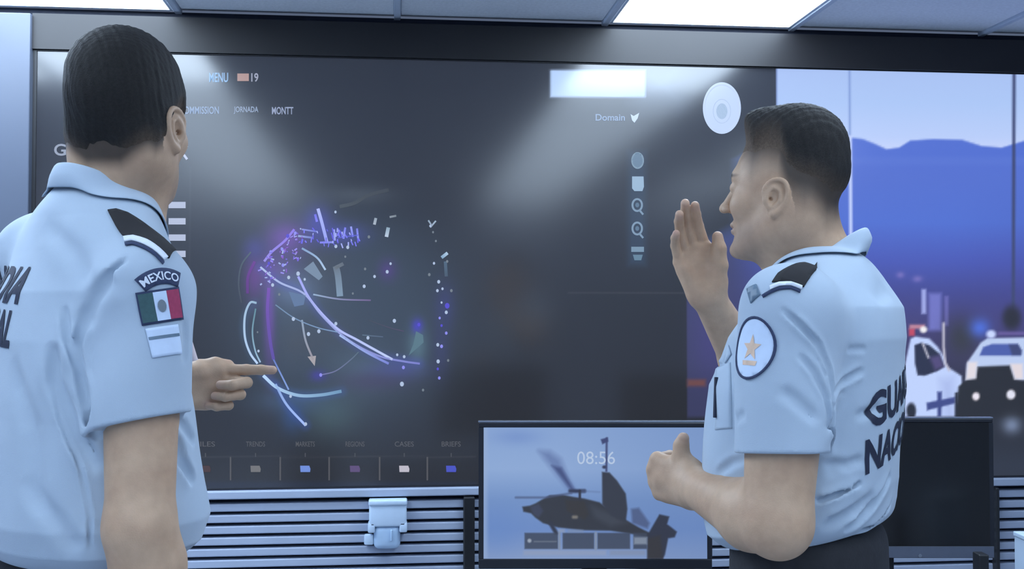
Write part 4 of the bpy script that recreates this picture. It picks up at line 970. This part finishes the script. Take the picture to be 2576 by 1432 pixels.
# epaulette slide on the near shoulder
p0 = hit(G, 290, 545); p1 = hit(G, 400, 625); u_ = p0-p1; n_ = gradient(G, hit(G, 340, 580)[None].astype(F4), .02)[0]
fr = D2.frame3(hit(G, 342, 578), n_+np.array([0, 0, .4]), u_)
D2.make('epaulette', fr, *px_poly(D2, fr, [(271, 531), (292, 528), (322, 538), (372, 572), (410, 602), (440, 632), (424, 652), (403, 635), (360, 605), (312, 598), (290, 568)], 1.1), m_epau, shirt, lift=.003, thick=.002, label='black shoulder slide')
D2.make('epaulette_stripe', fr, *px_poly(D2, fr, [(311, 600), (335, 597), (370, 608), (400, 629), (420, 650), (412, 658), (392, 638), (362, 619), (332, 609), (314, 612)], 1.1), m_whitecl, shirt, lift=.004, thick=.002)
D2.make('epaulette_piping', fr, *px_poly(D2, fr, [(314, 614), (332, 611), (362, 621), (392, 640), (412, 662), (408, 668), (388, 646), (360, 628), (332, 618), (316, 621)], 1.1), m_navy, shirt, lift=.003, thick=.001)
a_ = hit(G, 470, 850); nt2 = BM(); q0 = V(472, 852, 1.72); q1 = V(489, 908, 1.72)
b_ = BM(); b_.cyl(tuple(q0-off), tuple(q1-off), .006, .006, 12); b_.obj('name_pin', m_pin, shirt, True, 'pinkish white name pin')

# ------------------------------------------------------------------ the officer on the right
tr = math.radians(28); FR = (-math.cos(tr), math.sin(tr)); CR = (.498, 1.85); Rr = np.array([FR[1], -FR[0]])
ph = math.radians(36)
right = dict(root=CR, label='man in pale blue shirt on the right, one palm raised, other thumb up', F=FR, C=CR,
    head_c=(.462, 1.855, 1.568), head_s=.98, head_f=(-math.cos(ph), math.sin(ph), .03), neck=(.535, 1.85, 1.43), trap_r=.046, neck_r=.058, cut='fade', fade=(-.025, .05), fade_amt=.90,
    hair_t=.002, top_t=.028, front_t=.014, hair_ramp=(.022, .085), near=1.2,
    arms=dict(
        left=dict(shoulder=V(1988, 795, 1.665), elbow=V(1955, 1315, 1.62), wrist=V(1752, 1228, 1.83), r=(.056, .056, .049, .052, .032), f=(-.62, .75, .12), n=(.62, .55, .0), bulge=(0, 0, -.004),
                  curl=[(78, 85, 45), (82, 88, 48), (85, 90, 50), (88, 90, 50)], thumb=[(.020, .02, -.006), (.046, .042, -.004), (.060, .044, -.004), (.073, .040, -.003)],
                  hem=.67, hemn=(.02, -.12, -1), sleeve=(.077, .0705), hs=1.02, fat=1.05),
        right=dict(shoulder=(.590, 2.0, 1.36), elbow=V(1900, 960, 2.2), wrist=V(1782, 748, 2.05), r=(.052, .05, .044, .044, .030), f=(-.36, .02, 1), n=(.10, -1, .0),
                   curl=[(14, 20, 12), (16, 22, 14), (20, 24, 16), (24, 28, 18)], spread=-1, fat=1.08, thumb=[(.018, .018, -.010), (.036, .048, -.022), (.044, .078, -.026), (.050, .100, -.022)],
                   hem=V(1905, 990, 2.14), sleeve=(.07, .065), hs=1.0)),
    loft=[(1.003, 0, 0, .165, .128), (1.035, 0, .012, .190, .147), (1.075, 0, .014, .196, .154), (1.14, 0, .012, .198, .153), (1.25, 0, .002, .202, .155), (1.33, 0, -.018, .195, .137), (1.38, 0, -.032, .178, .115), (1.43, 0, -.035, .13, .085), (1.48, 0, -.03, .075, .06)], hemtilt=.22,
    creases=[([(1965, 775), (2015, 820), (2060, 870), (2088, 930), (2096, 1010)], .010, .005), ([(2010, 890), (2050, 940), (2078, 1000), (2085, 1080)], .008, .0055), ([(2094, 1000), (2092, 1080), (2082, 1150)], .010, .006), ([(2062, 900), (2080, 950)], .004, .004),
             ([(2098, 990), (2130, 955), (2175, 930)], .009, .006), ([(2096, 1030), (2130, 985)], .004, .005), ([(1960, 975), (2010, 1015), (2060, 1065)], .003, .012), ([(2050, 1262), (2100, 1245), (2165, 1212)], .011, .006),
             ([(2120, 1335), (2180, 1290), (2240, 1190)], .011, .008), ([(2060, 1330), (2140, 1290), (2200, 1240)], .006, .012), ([(2160, 1340), (2245, 1260)], .010, .006), ([(2080, 1310), (2150, 1275)], .006, .008), ([(2070, 1165), (2130, 1170), (2170, 1150)], .003, .01),
             ([(1800, 1195), (1840, 1165), (1890, 1150)], .004, .008), ([(1842, 880), (1850, 980), (1848, 1080)], .0035, .006), ([(1795, 925), (1815, 918), (1828, 885)], .005, .005), ([(1850, 1060), (1880, 1040)], .002, .01),
             ([(2150, 1050), (2220, 1020)], .003, .01), ([(2090, 1100), (2100, 1200)], .005, .012), ([(2075, 1060), (2078, 1150)], .005, .010), ([(2230, 720), (2200, 760)], .002, .02), ([(2130, 880), (2180, 878)], .002, .006)],
    collar_c=(.526, 1.852, 1.432), collar_r=.062, collar_dir=(-math.cos(.40), math.sin(.40), 0), collar_back=.072, collar_front=-.030, gap=24, point=.014, flare=.8)
root, shirt, G, base, off, T, Fv, Rv = build_person(right)
D2 = Decals(G, off)
back_text('GUARDIA', 1.250, .275, .054, .15, tilt=.22); back_text('NACIONAL', 1.180, .275, .054, .15, tilt=.22)
fr = D2.frame(1893, 876, (.06, 0, 1), 1.2)
D2.make('round_patch', fr, *oval(.074, .092), m_patch, shirt, lift=.001, thick=.0012, label='white oval sleeve patch'); D2.make('patch_border', fr, *ringp(.076, .094, .0038), m_navy, shirt, lift=.0026, thick=.0006, cell=.012)
st = []
for i in range(10):
    r_ = .018 if i % 2 == 0 else .0075; a = math.pi/2+math.pi*i/5; st.append((r_*math.cos(a)*.95, r_*math.sin(a)*1.15))
D2.make('patch_star', fr, st, [list(range(10))], m_gold, shirt, lift=.0028, cell=.012); D2.make('patch_scroll', fr, [(-.012, -.026), (.012, -.026), (.014, -.019), (-.014, -.019)], [[0, 1, 2, 3]], m_gold, shirt, lift=.0026)
p0 = hit(G, 2042, 668, 1.2); p1 = hit(G, 1950, 735, 1.2); c_ = hit(G, 1990, 703, 1.2); n_ = gradient(G, c_[None].astype(F4), .02)[0]
fr = D2.frame3(c_, n_+np.array([0, 0, .3]), p0-p1)
D2.make('epaulette', fr, *px_poly(D2, fr, [(1943, 712), (1958, 690), (1985, 674), (2020, 664), (2056, 663), (2052, 682), (2036, 702), (2022, 724), (1985, 712)], 1.2), m_epau, shirt, lift=.003, thick=.002, label='black shoulder slide')
D2.make('epaulette_stripe', fr, *px_poly(D2, fr, [(1938, 722), (1960, 713), (1990, 712), (2018, 722), (2016, 731), (1990, 721), (1962, 722), (1940, 731)], 1.2), m_whitecl, shirt, lift=.004, thick=.002)
D2.make('epaulette_piping', fr, *px_poly(D2, fr, [(1918, 744), (1938, 732), (1962, 723), (1990, 722), (2014, 732), (2012, 739), (1990, 729), (1962, 731), (1940, 740), (1922, 751)], 1.2), m_navy, shirt, lift=.003, thick=.001)

c_ = hit(G, 1815, 960, 1.2); fr = D2.frame3(c_, V(1815, 960, 1)*np.array([-1, -1, 0])+np.array([0, 0, .2]), (0, 0, 1))
D2.make('pocket', fr, *px_poly(D2, fr, [(1805, 925), (1838, 912), (1842, 1078), (1800, 1082)], 1.2), m_collar, shirt, lift=.0012, thick=.0012)
D2.make('pocket_flap', fr, *px_poly(D2, fr, [(1812, 878), (1834, 868), (1841, 892), (1826, 915), (1804, 920)], 1.2), m_collar, shirt, lift=.0028, thick=.0018)
a_, b_ = hit(G, 1806, 950, 1.2), hit(G, 1802, 1050, 1.2); q = BM(); q.cyl(tuple(a_-off+[-.003, -.003, 0]), tuple(b_-off+[-.003, -.003, 0]), .0035, .003, 12); q.obj('pen', m_print, shirt, True, 'dark pen in the breast pocket')
fr = D2.frame3(hit(G, 1895, 742, 1.2), np.array([-.5, -1, .5]), (0, 0, 1))
D2.make('collar_insignia', fr, *px_poly(D2, fr, [(1880, 728), (1903, 716), (1914, 742), (1890, 764)], 1.2), m_insig, shirt, lift=.002, thick=.0015, label='grey collar insignia')
